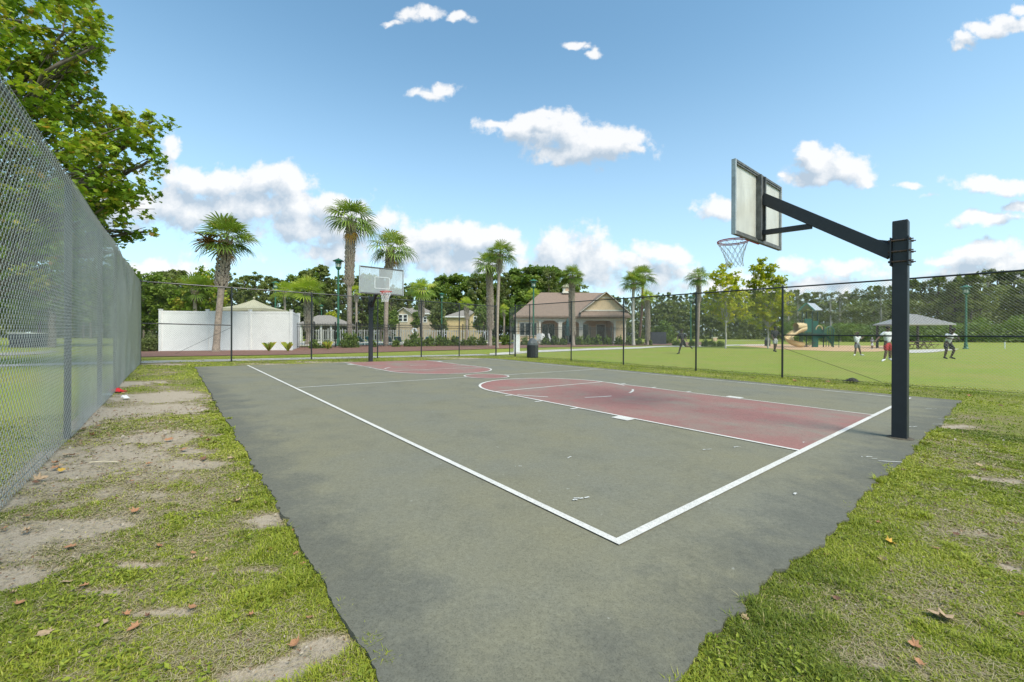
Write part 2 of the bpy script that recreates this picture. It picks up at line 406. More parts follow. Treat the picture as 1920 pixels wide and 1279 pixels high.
def drape(name, mat_, A, B, off, n=40, m=3, parent=None):
    """band between two polylines (world xy), laid on the terrain"""
    def res(P, k):
        P = np.array(P, float); d = np.concatenate([[0], np.cumsum(np.linalg.norm(np.diff(P, axis=0), axis=1))]); t = np.linspace(0, d[-1], k)
        return np.stack([np.interp(t, d, P[:,0]), np.interp(t, d, P[:,1])], -1)
    A = res(A, n); B = res(B, n); W = np.linspace(0, 1, m)[None,:,None]
    Pn = A[:,None]*(1-W)+B[:,None]*W
    Z = gz(Pn[...,0], Pn[...,1])+off
    Vv = np.concatenate([Pn, Z[...,None]], -1).reshape(-1,3); ii = np.arange(n*m).reshape(n,m)
    fs = np.stack([ii[:-1,:-1], ii[1:,:-1], ii[1:,1:], ii[:-1,1:]], -1).reshape(-1,4)
    mb = MB(); mb.add(Vv, fs); o = mb.build(name, mat_, parent, smooth=True); return o

# ------------------------------------------------------------------ court slab and paint
def court_mat(name, base, alt, worn=None, wear=(.45, .62), speck=True):
    m, nt, b = newmat(name); N = nt.nodes; L = nt.links
    t = N.new('ShaderNodeTexCoord')
    def noise(sc, de=5, ro=.6):
        n = N.new('ShaderNodeTexNoise'); n.inputs['Scale'].default_value = sc; n.inputs['Detail'].default_value = de; n.inputs['Roughness'].default_value = ro
        L.new(t.outputs['Object'], n.inputs['Vector']); return n.outputs['Fac']
    def mr(v, a0, a1, b0=0., b1=1.):
        q = N.new('ShaderNodeMapRange'); L.new(v, q.inputs[0]); q.inputs[1].default_value = a0; q.inputs[2].default_value = a1; q.inputs[3].default_value = b0; q.inputs[4].default_value = b1; return q.outputs[0]
    def mix(f, c1, c2, ty='MIX'):
        q = N.new('ShaderNodeMixRGB'); q.blend_type = ty
        if isinstance(f, float): q.inputs[0].default_value = f
        else: L.new(f, q.inputs[0])
        for i, c in ((1, c1), (2, c2)):
            if isinstance(c, tuple): q.inputs[i].default_value = (*c, 1)
            else: L.new(c, q.inputs[i])
        return q.outputs[0]
    c = mix(mr(noise(.55, 6, .65), .38, .62), base, alt)
    c = mix(mr(noise(1.3, 9, .75), .50, .70, 0, .45), c, tuple(x*.60 for x in base)); c = mix(mr(noise(7, 6, .8), .52, .68, 0, .22), c, tuple(x*.62 for x in base))
    if worn: c = mix(mr(noise(.8, 8, .7), wear[0], wear[1]), c, worn)
    if speck:      # bare, darker asphalt where the coating has worn off along the slab's rim
        def mt(op, *a):
            q = N.new('ShaderNodeMath'); q.operation = op
            for i, x in enumerate(a):
                if isinstance(x, (int, float)): q.inputs[i].default_value = x
                else: L.new(x, q.inputs[i])
            return q.outputs[0]
        sp_ = N.new('ShaderNodeSeparateXYZ'); L.new(t.outputs['Object'], sp_.inputs[0])
        X_ = mt('SUBTRACT', sp_.outputs[0], CX); Y_ = mt('SUBTRACT', sp_.outputs[1], CY)
        U_ = mt('ADD', mt('MULTIPLY', X_, cw), mt('MULTIPLY', Y_, sw)); V_ = mt('SUBTRACT', mt('MULTIPLY', Y_, cw), mt('MULTIPLY', X_, sw))
        dd = mt('MINIMUM', mt('MINIMUM', mt('SUBTRACT', U_, SU0), mt('SUBTRACT', V_, SV0)), mt('SUBTRACT', SU1, U_))
        dd = mt('ADD', dd, mr(noise(2.2, 6, .7), .3, .7, -.32, .32))
        c = mix(mr(dd, .05, .50, .55, 0), c, (.082, .084, .074))
    gr = noise(120, 4, .85)
    c = mix(mr(gr, .30, .70, .50, 1.45), (0., 0., 0.), c)
    q = N.new('ShaderNodeVectorMath'); q.operation = 'SCALE'; L.new(c, q.inputs[0]); L.new(mr(noise(34, 5, .85), .3, .7, .80, 1.20), q.inputs[3]); c = q.outputs[0]
    if speck:
        c = mix(mr(noise(17, 2, .5), .76, .79, 0, .35), c, (.42, .42, .38))
    L.new(c, b.inputs['Base Color']); b.inputs['Roughness'].default_value = .88; b.inputs['Specular IOR Level'].default_value = .25
    bp = N.new('ShaderNodeBump'); bp.inputs['Strength'].default_value = .35; bp.inputs['Distance'].default_value = .004; L.new(gr, bp.inputs['Height']); L.new(bp.outputs[0], b.inputs['Normal'])
    return m
CGREEN = (.176, .173, .132); COLIVE = (.194, .182, .120)
M_court = court_mat("court_coating", CGREEN, COLIVE)
M_red = court_mat("red_court_paint", (.29, .143, .125), (.26, .135, .117), worn=(.23, .19, .155), wear=(.44, .66), speck=False)
M_line = court_mat("white_line_paint", (.62, .605, .56), (.56, .545, .50), worn=(.36, .36, .32), wear=(.56, .72), speck=False)
M_linew = court_mat("worn_line_paint", (.62, .62, .59), (.55, .55, .52), worn=(.30, .30, .25), wear=(.50, .66), speck=False)
def slab():
    nu, nv = 64, 90
    us = np.linspace(SU0, SU1, nu); vs = np.linspace(SV0, SV1, nv)
    # outline, densely sampled and ragged
    def edge(p0, p1, n, amp, seed):
        t = np.linspace(0, 1, n, endpoint=False); P = np.array(p0)+(np.array(p1)-np.array(p0))*t[:,None]
        d = np.array(p1)-np.array(p0); Ln = np.linalg.norm(d); nrm = np.array((d[1], -d[0]))/Ln
        w = (fbm(t*Ln*1.6+seed, t*0+seed, 5)-.5)*2*amp + (fbm(t*Ln*13+seed, t*0+seed+5, 4)-.5)*.05*(.3+1.4*fbm(t*Ln*.8+2*seed, t*0, 2))
        w *= np.minimum(1, np.minimum(t, 1-t)*Ln/.3+.2)
        return P+nrm*w[:,None]
    O = np.vstack([edge((SU0,SV0),(SU1,SV0),700,.075,3), edge((SU1,SV0),(SU1,SV1),240,.06,11), edge((SU1,SV1),(SU0,SV1),200,.09,23), edge((SU0,SV1),(SU0,SV0),900,.035,37)])
    n = len(O); xo, yo = UVn(O[:,0], O[:,1]); zo = gz(xo, yo)
    Vt = np.vstack([np.stack([xo, yo, zo+.032], -1), np.stack([xo, yo, zo-.06], -1)]); j = np.arange(n); jn_ = (j+1) % n
    mb = MB(); mb.add(Vt, np.stack([n+j, n+jn_, jn_, j], -1)); mb.v.append(np.zeros((0,3))); mb.f.append(j[None]); mb.t.append(np.array([.5]))
    return mb.build('court_floor', M_court), O
court, OUTL = slab(); tag(court, kind='structure')
_e = OUTL[:700]; _r = OUTL[700:940]; _l = OUTL[1140:]
def on_slab(u, v, m=0.):
    return (v > np.interp(u, _e[:,0], _e[:,1])+m) & (u < np.interp(v, _r[:,1], _r[:,0])-m) & (u > np.interp(v, _l[::-1,1], _l[::-1,0])+m) & (v < SV1)
def uvstrip(mb, P, w, off):
    """painted stripe along a court polyline"""
    P = np.array(P, float); out = [P[0]]
    for a, b in zip(P[:-1], P[1:]):
        k = max(1, int(np.linalg.norm(b-a)/.5)); out += [a+(b-a)*i/k for i in range(1, k+1)]
    P = np.array(out); d = np.gradient(P, axis=0); d /= np.linalg.norm(d, axis=1, keepdims=True); nr = np.stack([-d[:,1], d[:,0]], -1)
    if np.isscalar(w): w = np.full(len(P), w)
    A = P+nr*w[:,None]/2; B = P-nr*w[:,None]/2
    xa, ya = UVn(A[:,0], A[:,1]); xb, yb = UVn(B[:,0], B[:,1])
    Vv = np.vstack([np.stack([xa, ya, gz(xa, ya)+off], -1), np.stack([xb, yb, gz(xb, yb)+off], -1)]); n = len(P)
    i = np.arange(n-1); mb.add(Vv, np.stack([i, n+i, n+i+1, i+1], -1))
Wc, V2 = 10.354, 17.08; KW = 3.659; KL = 5.68; UA = (Wc-KW)/2; UB = UA+KW; UC = Wc/2; RK = 1.837; VH = 8.54; RC = .66
# red areas
def red_area(name, pts_rows):
    mb = MB()
    for row0, row1 in zip(pts_rows[:-1], pts_rows[1:]): pass
    Pn = np.array(pts_rows); n, m = Pn.shape[:2]; x, y = UVn(Pn[...,0], Pn[...,1]); Vv = np.stack([x, y, gz(x, y)+.036], -1).reshape(-1,3)
    ii = np.arange(n*m).reshape(n,m); mb.add(Vv, np.stack([ii[:-1,:-1], ii[:-1,1:], ii[1:,1:], ii[1:,:-1]], -1).reshape(-1,4)); return mb.build(name, M_red, court)
def key_rows(v0, sgn, kl):
    rows = []
    for v in np.linspace(0, kl, 12): rows.append([(u, v0+sgn*v) for u in np.linspace(UA, UB, 8)])
    for t in np.linspace(0, math.pi/2*.97, 14)[1:]:
        hw = RK*math.cos(t); rows.append([(UC+hw*q*KW/2/RK, v0+sgn*(kl+RK*math.sin(t))) for q in np.linspace(-1, 1, 8)])
    return rows
k1 = red_area('red_key', key_rows(.0, 1, KL)); kfar = V2-15.96
k2 = red_area('red_key', key_rows(15.96, -1, KL-(V2-15.96)))
cr_ = [[(UC+RC*math.cos(t)*q, VH+RC*math.sin(t)*q) for t in np.linspace(0, 2*math.pi, 29)] for q in (.02, .5, .98)]
red_area('red_centre_circle', cr_)
mb = MB(); lw = .07
uvstrip(mb, [(0,-.030),(0,15.9)], .054, .0412); 
uvstrip(mb, [(-.026,-.002),(Wc+.12,-.002)], .060, .0416)
mbw = MB()
uvstrip(mbw, [(Wc,.0),(Wc,15.9)], .055, .0408)
uvstrip(mbw, [(0.0425,VH),(UC-RC,VH)], .05, .0404); uvstrip(mbw, [(UC+RC,VH),(Wc-.03,VH)], .05, .0404)
uvstrip(mb, [(UA,.0),(UA,KL)], .055, .0404); uvstrip(mb, [(UB,.0),(UB,KL)], .05, .0404)
uvstrip(mb, [(UA,KL),(UB,KL)], .05, .0408)
arc = lambda v0, r, a0, a1, n=40: [(UC+r*math.cos(t), v0+r*math.sin(t)) for t in np.linspace(a0, a1, n)]
uvstrip(mb, arc(KL, RK, 0, math.pi), .06, .0412)
for i in range(4):
    a0 = math.pi+(.11+i*.245)*math.pi; uvstrip(mb, arc(KL, RK, a0, a0+.115*math.pi, 8), .05, .0412)
def ticks(v0, s, m_):
    for q in (11, 14, 17):
        for u0, u1 in ((UA-.2, UA-.0275), (UB+.025, UB+.2)): uvstrip(m_, [(u0, v0+s*q*.3048*.98), (u1, v0+s*q*.3048*.98)], .05, .0404)
    for u0, u1 in ((UA-.22, UA-.03), (UB+.03, UB+.22)): uvstrip(m_, [(u0, v0+s*7.5*.3048), (u1, v0+s*7.5*.3048)], .30, .0404)
ticks(0, 1, mb); ticks(V2, -1, mbw)
uvstrip(mbw, [(UA,15.9),(UA,V2-KL)], .05, .0404); uvstrip(mbw, [(UB,15.9),(UB,V2-KL)], .05, .0404); uvstrip(mbw, [(UA,V2-KL),(UB,V2-KL)], .05, .0408)
uvstrip(mb, arc(V2-KL, RK, math.pi, 2*math.pi), .055, .0412); uvstrip(mb, arc(VH, RC, 0, 2*math.pi), .05, .0412)
for i in range(3):
    a0 = (.12+i*.3)*math.pi; uvstrip(mbw, arc(V2-KL, RK, a0, a0+.12*math.pi, 8), .05, .0412)
mb.build('line_marking', M_line, court); mbw.build('worn_line_marking', M_linew, court)
# scuffs: stray paint drips and scrapes
mbs = MB(); rs = random.Random(3)
for (px, py, L_, a_) in [(1070,944,.14,.2),(1072,947,.1,.3),(1625,866,.25,-.1),(1648,871,.2,-.2),(1608,863,.16,.1),(1760,790,.3,.05),(1750,800,.22,0),(1700,805,.18,.1),(1505,836,.12,.5),(1490,937,.07,.8),(1020,690,.3,0),(970,676,.4,0),(1065,866,.1,1.),(965,882,.06,.2),(1375,845,.12,.3),(1320,850,.1,.4),(1735,770,.2,0)]:
    x, y = G(px, py); u, v = toUV(x, y)
    P = [(u+L_*t*math.cos(a_+YAW*-1)+rs.uniform(-.012,.012), v+L_*t*math.sin(a_-YAW)+rs.uniform(-.012,.012)) for t in np.linspace(0, 1, 6)]
    uvstrip(mbs, P, np.array([.006,.02,.012,.022,.014,.004]), .0404) if False else None
    d = np.array(P); 
    for a, b in zip(P[:-1], P[1:]):
        if rs.random() < .8: uvstrip(mbs, [a, b], rs.uniform(.006, .018), .0404)
mbs.build('paint_scuff', M_linew, court)

# ------------------------------------------------------------------ paths, mulch, road, far ground bands
M_conc = mat("pale_concrete", (.50,.475,.42), .85, .10, 3, bump=.1)
M_mulch = mat("red_brown_mulch", (.27,.135,.09), .95, 0, 45, bump=.9, c2=(.09,.045,.032), detail=6)
M_pmulch = mat("tan_play_mulch", (.52,.33,.17), .95, .1, 20, bump=.5, c2=(.40,.26,.14))
M_deck = mat("pale_pool_deck", (.56,.52,.44), .8, .07, 2)
M_water = mat("pool_water", (.10,.36,.42), .08, .1, 1.5)
M_asph = mat("grey_road_surface", (.30,.28,.26), .9, .1, 2)
pg = lambda *q: [G(*p) for p in q]
o = drape('sidewalk', M_conc, [UVn(-30,18.95)]+[UVn(u,18.95) for u in (-3,4,8)]+[UVn(13.2,19.0)], [UVn(-30,20.3)]+[UVn(u,20.3) for u in (-3,4,8)]+[UVn(13.2,20.3)], .02, 60, 3); tag(o, kind='structure')
o = drape('sidewalk', M_conc, pg((918,663),(1000,657.5),(1100,654),(1200,651),(1300,648.2),(1380,646.5),(1440,646.5)), pg((918,667),(1000,661.5),(1100,657.2),(1200,654),(1300,650.4),(1380,648.2),(1440,648.2)), .024, 60, 3); tag(o, kind='structure')
o = drape('mulch_bed', M_mulch, pg((240,671),(430,668),(560,666),(650,663),(760,659.5),(900,655.5),(1040,651.5),(1200,648.6),(1330,645.8)), pg((240,654),(430,652),(560,651),(650,648.5),(760,646.5),(900,645),(1040,643.5),(1200,642),(1330,641.4)), .035, 80, 6); tag(o, kind='structure')
o = drape('pool_deck', M_deck, pg((545,649),(700,647),(850,645),(1000,643),(1120,641.5)), [(GZ(545,60).x,60),(GZ(700,62).x,62),(GZ(850,62).x,62),(GZ(1000,60).x,60),(GZ(1120,60).x,60)], .02, 40, 6); tag(o, kind='structure')
pw = [(GZ(p,Y).x, Y) for p, Y in ((640,40.5),(700,41),(780,42.5),(870,45.5))]; pw2 = [(GZ(p,Y).x, Y) for p, Y in ((640,49),(720,50),(800,51),(880,52))]
o = drape('pool_water', M_water, pw, pw2, .045, 12, 4); tag(o, kind='structure')
o = drape('play_mulch', M_pmulch, pg((1385,648.6),(1460,655),(1560,659),(1640,660),(1700,655)), pg((1400,645.6),(1460,645.6),(1560,648),(1640,648.5),(1700,648.5)), .02, 40, 5); tag(o, kind='structure')
o = drape('sidewalk', M_conc, pg((1700,662.5),(1745,661.5),(1790,656.5)), pg((1690,657),(1745,655.4),(1800,654.4)), .024, 12, 3); tag(o, kind='structure')
o = drape('sidewalk', M_conc, [GZ(1365,100).xy, GZ(1440,110).xy, GZ(1700,118).xy], [GZ(1365,103).xy, GZ(1440,114).xy, GZ(1700,122).xy], .03, 12, 2); tag(o, kind='structure')
o = drape('road', M_asph, [UVn(-60,23.5), UVn(-26,23.5), UVn(-8,34)], [UVn(-60,29), UVn(-26,29), UVn(-8,40)], .03, 30, 3); tag(o, kind='structure')

# ------------------------------------------------------------------ chain link fences
M_post = mat("black_vinyl_pipe", (.022,.025,.028), .38, .25, 9)
M_wireL = mat("galvanised_wire", (.40,.41,.39), .5, .08, 8, metal=.25)
M_wireB = mat("black_vinyl_wire", (.045,.05,.05), .4, .1, 8)
M_wireR = mat("sheen_grey_wire", (.27,.28,.25), .4, .1, 8)  # black vinyl wire; the sheen of light on it is put into the grey
def chain_mesh(name, mat_, p0, p1, z0, z1, parent, pitch=.036, r=.0024, n=3, sag=None, seed=0, curvy=False):
    """woven wire between two court points; p in court coordinates"""
    L_ = math.dist(p0, p1); nw = int(L_/pitch); dirv = ((p1[0]-p0[0])/L_, (p1[1]-p0[1])/L_)
    nh = int((z1-z0)/pitch); sub = 2 if curvy else 1
    k = np.arange(nw)[:,None]; h = np.arange(nh*sub+1)[None,:]/sub
    tri = np.abs(((h+(k % 2)) % 2)-1); tri = 1-tri
    if curvy:
        # each turn of a wire bows like a flattened spiral
        ph = (h+(k % 2))*math.pi; tri = (1-np.cos(ph))/2; wob = np.sin(ph)*.006
    else: wob = np.where((h+k) % 2 < 1, .0025, -.0025)
    s = (k+tri)*pitch; z = z0+h*pitch+0*k
    u = p0[0]+dirv[0]*s; v = p0[1]+dirv[1]*s
    nx, ny = -dirv[1], dirv[0]
    off = wob + (fbm(s*.5+seed, z*.7+3, 2)-.5)*.06
    u = u+nx*off; v = v+ny*off
    x, y = UVn(u, v); zz = gz(x, y)+z
    P = np.stack([x, y, zz], -1)
    # tubes
    d = np.zeros_like(P); d[:,1:-1] = P[:,2:]-P[:,:-2]; d[:,0] = P[:,1]-P[:,0]; d[:,-1] = P[:,-1]-P[:,-2]
    along = np.array([dirv[0]*cw-dirv[1]*sw, dirv[0]*sw+dirv[1]*cw, 0.]); nrm = np.array([along[1], -along[0], 0.])
    ringv = [P+r*(math.cos(t)*nrm+math.sin(t)*(along)) for t in np.arange(n)*2*math.pi/n]
    # second axis: mix of along and vertical so zigzags keep thickness
    ax2 = np.array([along[0], along[1], 0])*.75
    ringv = [P+r*(math.cos(t)*nrm+math.sin(t)*(ax2*1.35)) for t in np.arange(n)*2*math.pi/n+.5]
    Vv = np.stack(ringv, 2); nk, nh_ = P.shape[:2]
    ii = np.arange(nk*nh_*n).reshape(nk, nh_, n)
    fs = [np.stack([ii[:,:-1,j], ii[:,:-1,(j+1)%n], ii[:,1:,(j+1)%n], ii[:,1:,j]], -1).reshape(-1,4) for j in range(n)]
    mb = MB(); mb.add(Vv.reshape(-1,3), np.vstack(fs)); return mb.build(name, mat_, parent)
def pipe(mb, a, b, r, n=10): mb.tube([tuple(a), tuple(b)], r, n)
def pipe_obj(name, a, b, r, parent, n=10, mat_=None, cap=False):
    mb = MB(); pipe(mb, a, b, r, n)
    if cap: mb.ball((b[0], b[1], b[2]), r*1.25, 8, 5)
    return mb.build(name, mat_ or M_post, parent, smooth=False)
FH = 3.0
def fence(name, label, line, posts, wire, mids=(), truss=(), r=.0024, curvy=False, seed=0, mesh_span=None, FH=FH):
    """line(s) -> (u,v)"""
    root = empty(name, (0,0,0), label, 'fence')
    s0, s1 = posts[0], posts[-1]
    for i, s in enumerate(posts):
        a = UV(*line(s), -.05); b = UV(*line(s), FH+(.02 if not curvy else -.05)); pipe_obj('post', a, b, .042 if i in (0, len(posts)-1) else .031, root, cap=True)
    segs = list(np.linspace(s0, s1, 12)); mb = MB(); mb.tube([tuple(UV(*line(s), FH-(.06 if curvy else 0))) for s in segs], .024, 8); mb.build('top_rail', M_post, root)
    m0, m1 = mesh_span or (s0, s1)
    sh_ = .052 if curvy else 0.
    chain_mesh('wire_mesh', wire, (line(m0)[0]+sh_, line(m0)[1]), (line(m1)[0]+sh_, line(m1)[1]), .04, FH-.01, root, r=r, curvy=curvy, seed=seed)
    mb = MB(); mb.tube([tuple(UV(*line(s), .07)) for s in segs], .004, 4); mb.build('tension_wire', M_post, root)
    for a, b, z in mids: pipe_obj('mid_rail', UV(*line(a), z), UV(*line(b), z), .021, root)
    for a, za, b, zb in truss: pipe_obj('truss_rod', UV(*line(a), za), UV(*line(b), zb), .006, root, 6)
    return root
UL, VB, UR = -3.02, 18.68, 13.62
fl = fence('chain_link_fence', 'tall chain link fence of silvery wire along the left edge of the court', lambda s: (UL, s), [-.3]+[v_on(p, UL) for p in (127, 187, 216, 231, 240)]+[VB-.02], M_wireL, r=.0022, curvy=True, seed=1, mesh_span=(-.3, VB))
bp = [u_on(p, VB) for p in (253, 434, 584, 708, 790, 861, 930)]; bp[0] = UL+.02
fb = fence('chain_link_fence', 'black chain link fence behind the far hoop with a gate gap at its end', lambda s: (s, VB), bp, M_wireB, mids=[(bp[0], bp[1], 1.48)], truss=[(bp[1], 1.4, bp[0]+1.0, .35)], r=.0025, seed=2)
rp = [v_on(p, UR) for p in (966, 993, 1071, 1169, 1305, 1467)]
step_ = rp[-2]-rp[-1]
rp = rp+[rp[-1]-3.0, rp[-1]-6.0, rp[-1]-9]
fr = fence('chain_link_fence', 'long chain link fence between the court and the green playing field', lambda s: (UR, s), rp[::-1], M_wireR, r=.0029, mids=[(rp[0], rp[1], 1.5), (rp[-3], rp[-2]+.0, 1.42), (rp[-4], rp[-3], 1.42)], truss=[(rp[-4]-.0, 1.0, rp[-3]+.5, .1)], seed=3)
# open gate leaf
gt = empty('fence_gate', (0,0,0), 'narrow chain link gate leaf standing open edge on beside the black trash can', 'gate')
ga_, gb_ = (UR+.02, rp[0]+.06), (u_on(955.5, rp[0]+.65), rp[0]+.65)
for p in (ga_, gb_): pipe_obj('gate_frame', UV(*p, .06), UV(*p, FH-.1), .026, gt)
for z in (.08, 1.5, FH-.1): pipe_obj('gate_rail', UV(*ga_, z), UV(*gb_, z), .02, gt)
chain_mesh('wire_mesh', M_wireL, ga_, gb_, .1, FH-.12, gt, r=.0024, pitch=.034)
# ------------------------------------------------------------------ basketball hoops
M_steel = mat("dark_slate_paint", (.019,.022,.027), .5, .18, 5, bump=.03)
M_rust = mat("rusty_steel", (.10,.055,.035), .7, .3, 20, c2=(.035,.03,.03))
M_frame = mat("galvanised_frame", (.42,.44,.44), .5, .2, 7, metal=.3)
M_backfr = mat("weathered_angle_iron", (.13,.13,.125), .6, .3, 12)
M_rim = mat("red_rim_paint", (.62,.06,.04), .5, .25, 15)
M_net = mat("weathered_net_cord", (.80,.81,.82), .8, .1, 30)
def acryl(name, c, alpha):
    m, nt, b = newmat(name); N = nt.nodes; L = nt.links
    t = N.new('ShaderNodeTexCoord'); no = N.new('ShaderNodeTexNoise'); no.inputs['Scale'].default_value = 2.2; no.inputs['Detail'].default_value = 7; no.inputs['Roughness'].default_value = .7
    mp = N.new('ShaderNodeMapping'); mp.inputs['Scale'].default_value = (1.6, 1.6, .5); L.new(t.outputs['Object'], mp.inputs[0]); L.new(mp.outputs[0], no.inputs['Vector'])
    mr = N.new('ShaderNodeMapRange'); mr.inputs[1].default_value = .35; mr.inputs[2].default_value = .68; L.new(no.outputs['Fac'], mr.inputs[0])
    cm = N.new('ShaderNodeMixRGB'); cm.inputs[1].default_value = (*c, 1); cm.inputs[2].default_value = (*[x*.70 for x in c], 1); L.new(mr.outputs[0], cm.inputs[0]); L.new(cm.outputs[0], b.inputs['Base Color'])
    b.inputs['Roughness'].default_value = .35
    tl = N.new('ShaderNodeBsdfTranslucent'); L.new(cm.outputs[0], tl.inputs[0]); m1 = N.new('ShaderNodeMixShader'); m1.inputs[0].default_value = .3; L.new(b.outputs[0], m1.inputs[1]); L.new(tl.outputs[0], m1.inputs[2])
    tr = N.new('ShaderNodeBsdfTransparent'); m2 = N.new('ShaderNodeMixShader')
    ar = N.new('ShaderNodeMapRange'); ar.inputs[3].default_value = alpha-.12; ar.inputs[4].default_value = min(alpha+.12, 1); L.new(mr.outputs[0], ar.inputs[0]); L.new(ar.outputs[0], m2.inputs[0])
    L.new(tr.outputs[0], m2.inputs[1]); L.new(m1.outputs[0], m2.inputs[2]); L.new(m2.outputs[0], N['Material Output'].inputs[0]); return m
M_acr1 = acryl("milky_backboard_panel", (.80,.78,.70), .96); M_acr2 = acryl("cloudy_clear_backboard_panel", (.62,.66,.66), .45)
def hoop(u0, vpost, s, vb, label, panel, gzr):
    """s=+1 the board lies towards +v of the post"""
    root = empty('basketball_hoop', UV(u0, vpost), label, 'basketball hoop', 'basketball hoops of the court', rz=YAW+(0 if s > 0 else math.pi))
    def ob(mb, n, m, par=root): return mb.build(n, m, par)
    g = 0.0; yb = abs(vb-vpost)   # local: x across, y towards the board
    mb = MB(); mb.box((0,0,1.40), (.150,.150,2.84)); o = ob(mb, 'post', M_steel)
    bv = o.modifiers.new('bevel', 'BEVEL'); bv.width = .008; bv.segments = 2
    mb = MB(); mb.lathe([(.14,.036),(.12,.044),(.0,.045)], n=11); ob(mb, 'footing', mat('dark_soil_ring', (.10,.085,.06), .95, .3, 30, bump=.5))
    mb = MB(); mb.box((0,0,2.8225), (.142,.142,.006)); ob(mb, 'post_cap', M_rust)
    a = (0, .08, 2.42); b = (0, yb-.06, 3.53)
    mb = MB(); mb.beam(a, b, .10, .165); o = ob(mb, 'arm', M_steel); bv = o.modifiers.new('bevel', 'BEVEL'); bv.width = .006; bv.segments = 2
    tt_ = (yb*.60)
    mb = MB(); mb.beam((0, yb-.05, 2.98), (0, yb*.57, 2.955), .06, .075); mb.box((0, yb*.56, 2.985), (.09,.16,.012), rx=math.atan2(1.11, yb-.14)); ob(mb, 'brace', M_steel)
    mb = MB(); mb.beam((.1, .07, 2.56), (.1, .30, 2.63), .02, .06); mb.box((.105, .078, 2.43), (.05, .012, .36)); ob(mb, 'gusset', M_steel)
    cl = MB(); cl.box((0,.084,2.43), (.24,.014,.36)); cl.box((0,-.082,2.43), (.22,.012,.36)); ob(cl, 'clamp_plate', M_steel)
    for z in (2.30, 2.43, 2.57):
        mb = MB()
        for x in (-.092, .092): mb.tube([(x,.11,z),(x,-.13,z)], .008, 6); mb.tube([(x,-.092,z),(x,-.108,z)], .016, 6); mb.tube([(x,.094,z),(x,.108,z)], .016, 6)
        mb.box((-.0845,0,z), (.012,.165,.022)); mb.box((.0845,0,z), (.012,.165,.022)); ob(mb, 'clamp_bolt', M_rust)
    z0, z1, hw = 2.845, 3.905, .915; zc = (z0+z1)/2
    pn = MB(); pn.box((0,yb,zc), (2*hw-.06,.014,z1-z0-.06)); board = ob(pn, 'backboard', panel)
    fr = MB()
    for z in (z0, z1):
        fr = MB(); fr.box((0,yb-.012,z), (2*hw,.055,.034)); fr.box((0,yb-.026,z+(.028 if z == z0 else -.028)), (2*hw-.07,.01,.03)); ob(fr, 'board_frame', M_backfr, board)
    for x in (-hw, hw):
        fr = MB(); fr.box((x,yb-.012,zc), (.036,.058,z1-z0+.036))
        for z in (z0+.06, z0+.25, z1-.25, z1-.06): fr.tube([(x+(.018 if x > 0 else -.018),yb-.012,z),(x+(.023 if x > 0 else -.023),yb-.012,z)], .011, 8)
        ob(fr, 'side_frame', M_frame, board)
    ch = MB()
    for x in (-.085, .085): ch.box((x,yb-.05,zc), (.035,.07,z1-z0-.04))
    ch.box((0,yb-.035,zc), (.135,.03,z1-z0-.05)); ob(ch, 'mounting_channel', M_backfr, board)
    sq = MB()
    for x in (-.305, .305): sq.box((x,yb+.0085,3.30), (.035,.003,.457))
    for z in (3.0715, 3.5285): sq.box((0,yb+.0085,z), (.575,.003,.035))
    ob(sq, 'target_square', mat("target_square_paint", (.50,.53,.53), .6, .1, 9), board)
    zr = 2.925; yc = yb+.16+.228
    rm = MB(); th = np.linspace(0, 2*math.pi, 41); rm.tube([(.2286*math.cos(t), yc+.2286*math.sin(t), zr) for t in th], .0095, 8, caps=False)
    rm.tube([(.2286*math.cos(t), yc+.2286*math.sin(t), zr-.022) for t in th], .0065, 6, caps=False)
    rm.box((0,yb+.055,zr-.005), (.16,.11,.012)); rm.box((0,yb+.013,zr-.05), (.15,.012,.12))
    for x in (-.07,.07): rm.beam((x,yb+.02,zr-.1), (x*1.1,yb+.16,zr-.02), .012, .02)
    rim = ob(rm, 'rim', M_rim)
    nt_ = MB(); K = 12
    lev = [(.2286,0),(.195,-.09),(.16,-.18),(.135,-.27),(.125,-.34),(.13,-.41)]
    rs = random.Random(int(u0*100)); 
    def np_(k, l):
        r, z = lev[l]; t = 2*math.pi*(k+.5*(l % 2))/K; sw_ = .012*l
        return (r*math.cos(t)+sw_*.6, yc+r*math.sin(t)-sw_*.4, zr-.01+z+rs.uniform(-.006,.006))
    pts = [[np_(k, l) for k in range(K)] for l in range(6)]
    for l in range(5):
        for k in range(K):
            for dk in ((0, -1) if l % 2 == 0 else (0, 1)):
                p = np.array(pts[l][k]); q = np.array(pts[l+1][(k+dk) % K]); m_ = (p+q)/2+np.array([0,0,-.008]); nt_.tube([p, m_, q], .0034, 4, caps=False)
    ob(nt_, 'net', M_net, rim)
    return root
UCF = 4.55
hoop(UC, -.56, 1, 1.13, 'basketball hoop with pale backboard on the near black post, seen from behind', M_acr1, 0)
hoop(UCF, 16.22, -1, 14.98, 'far basketball hoop with cloudy see-through backboard in front of the pool fence', M_acr2, 0)

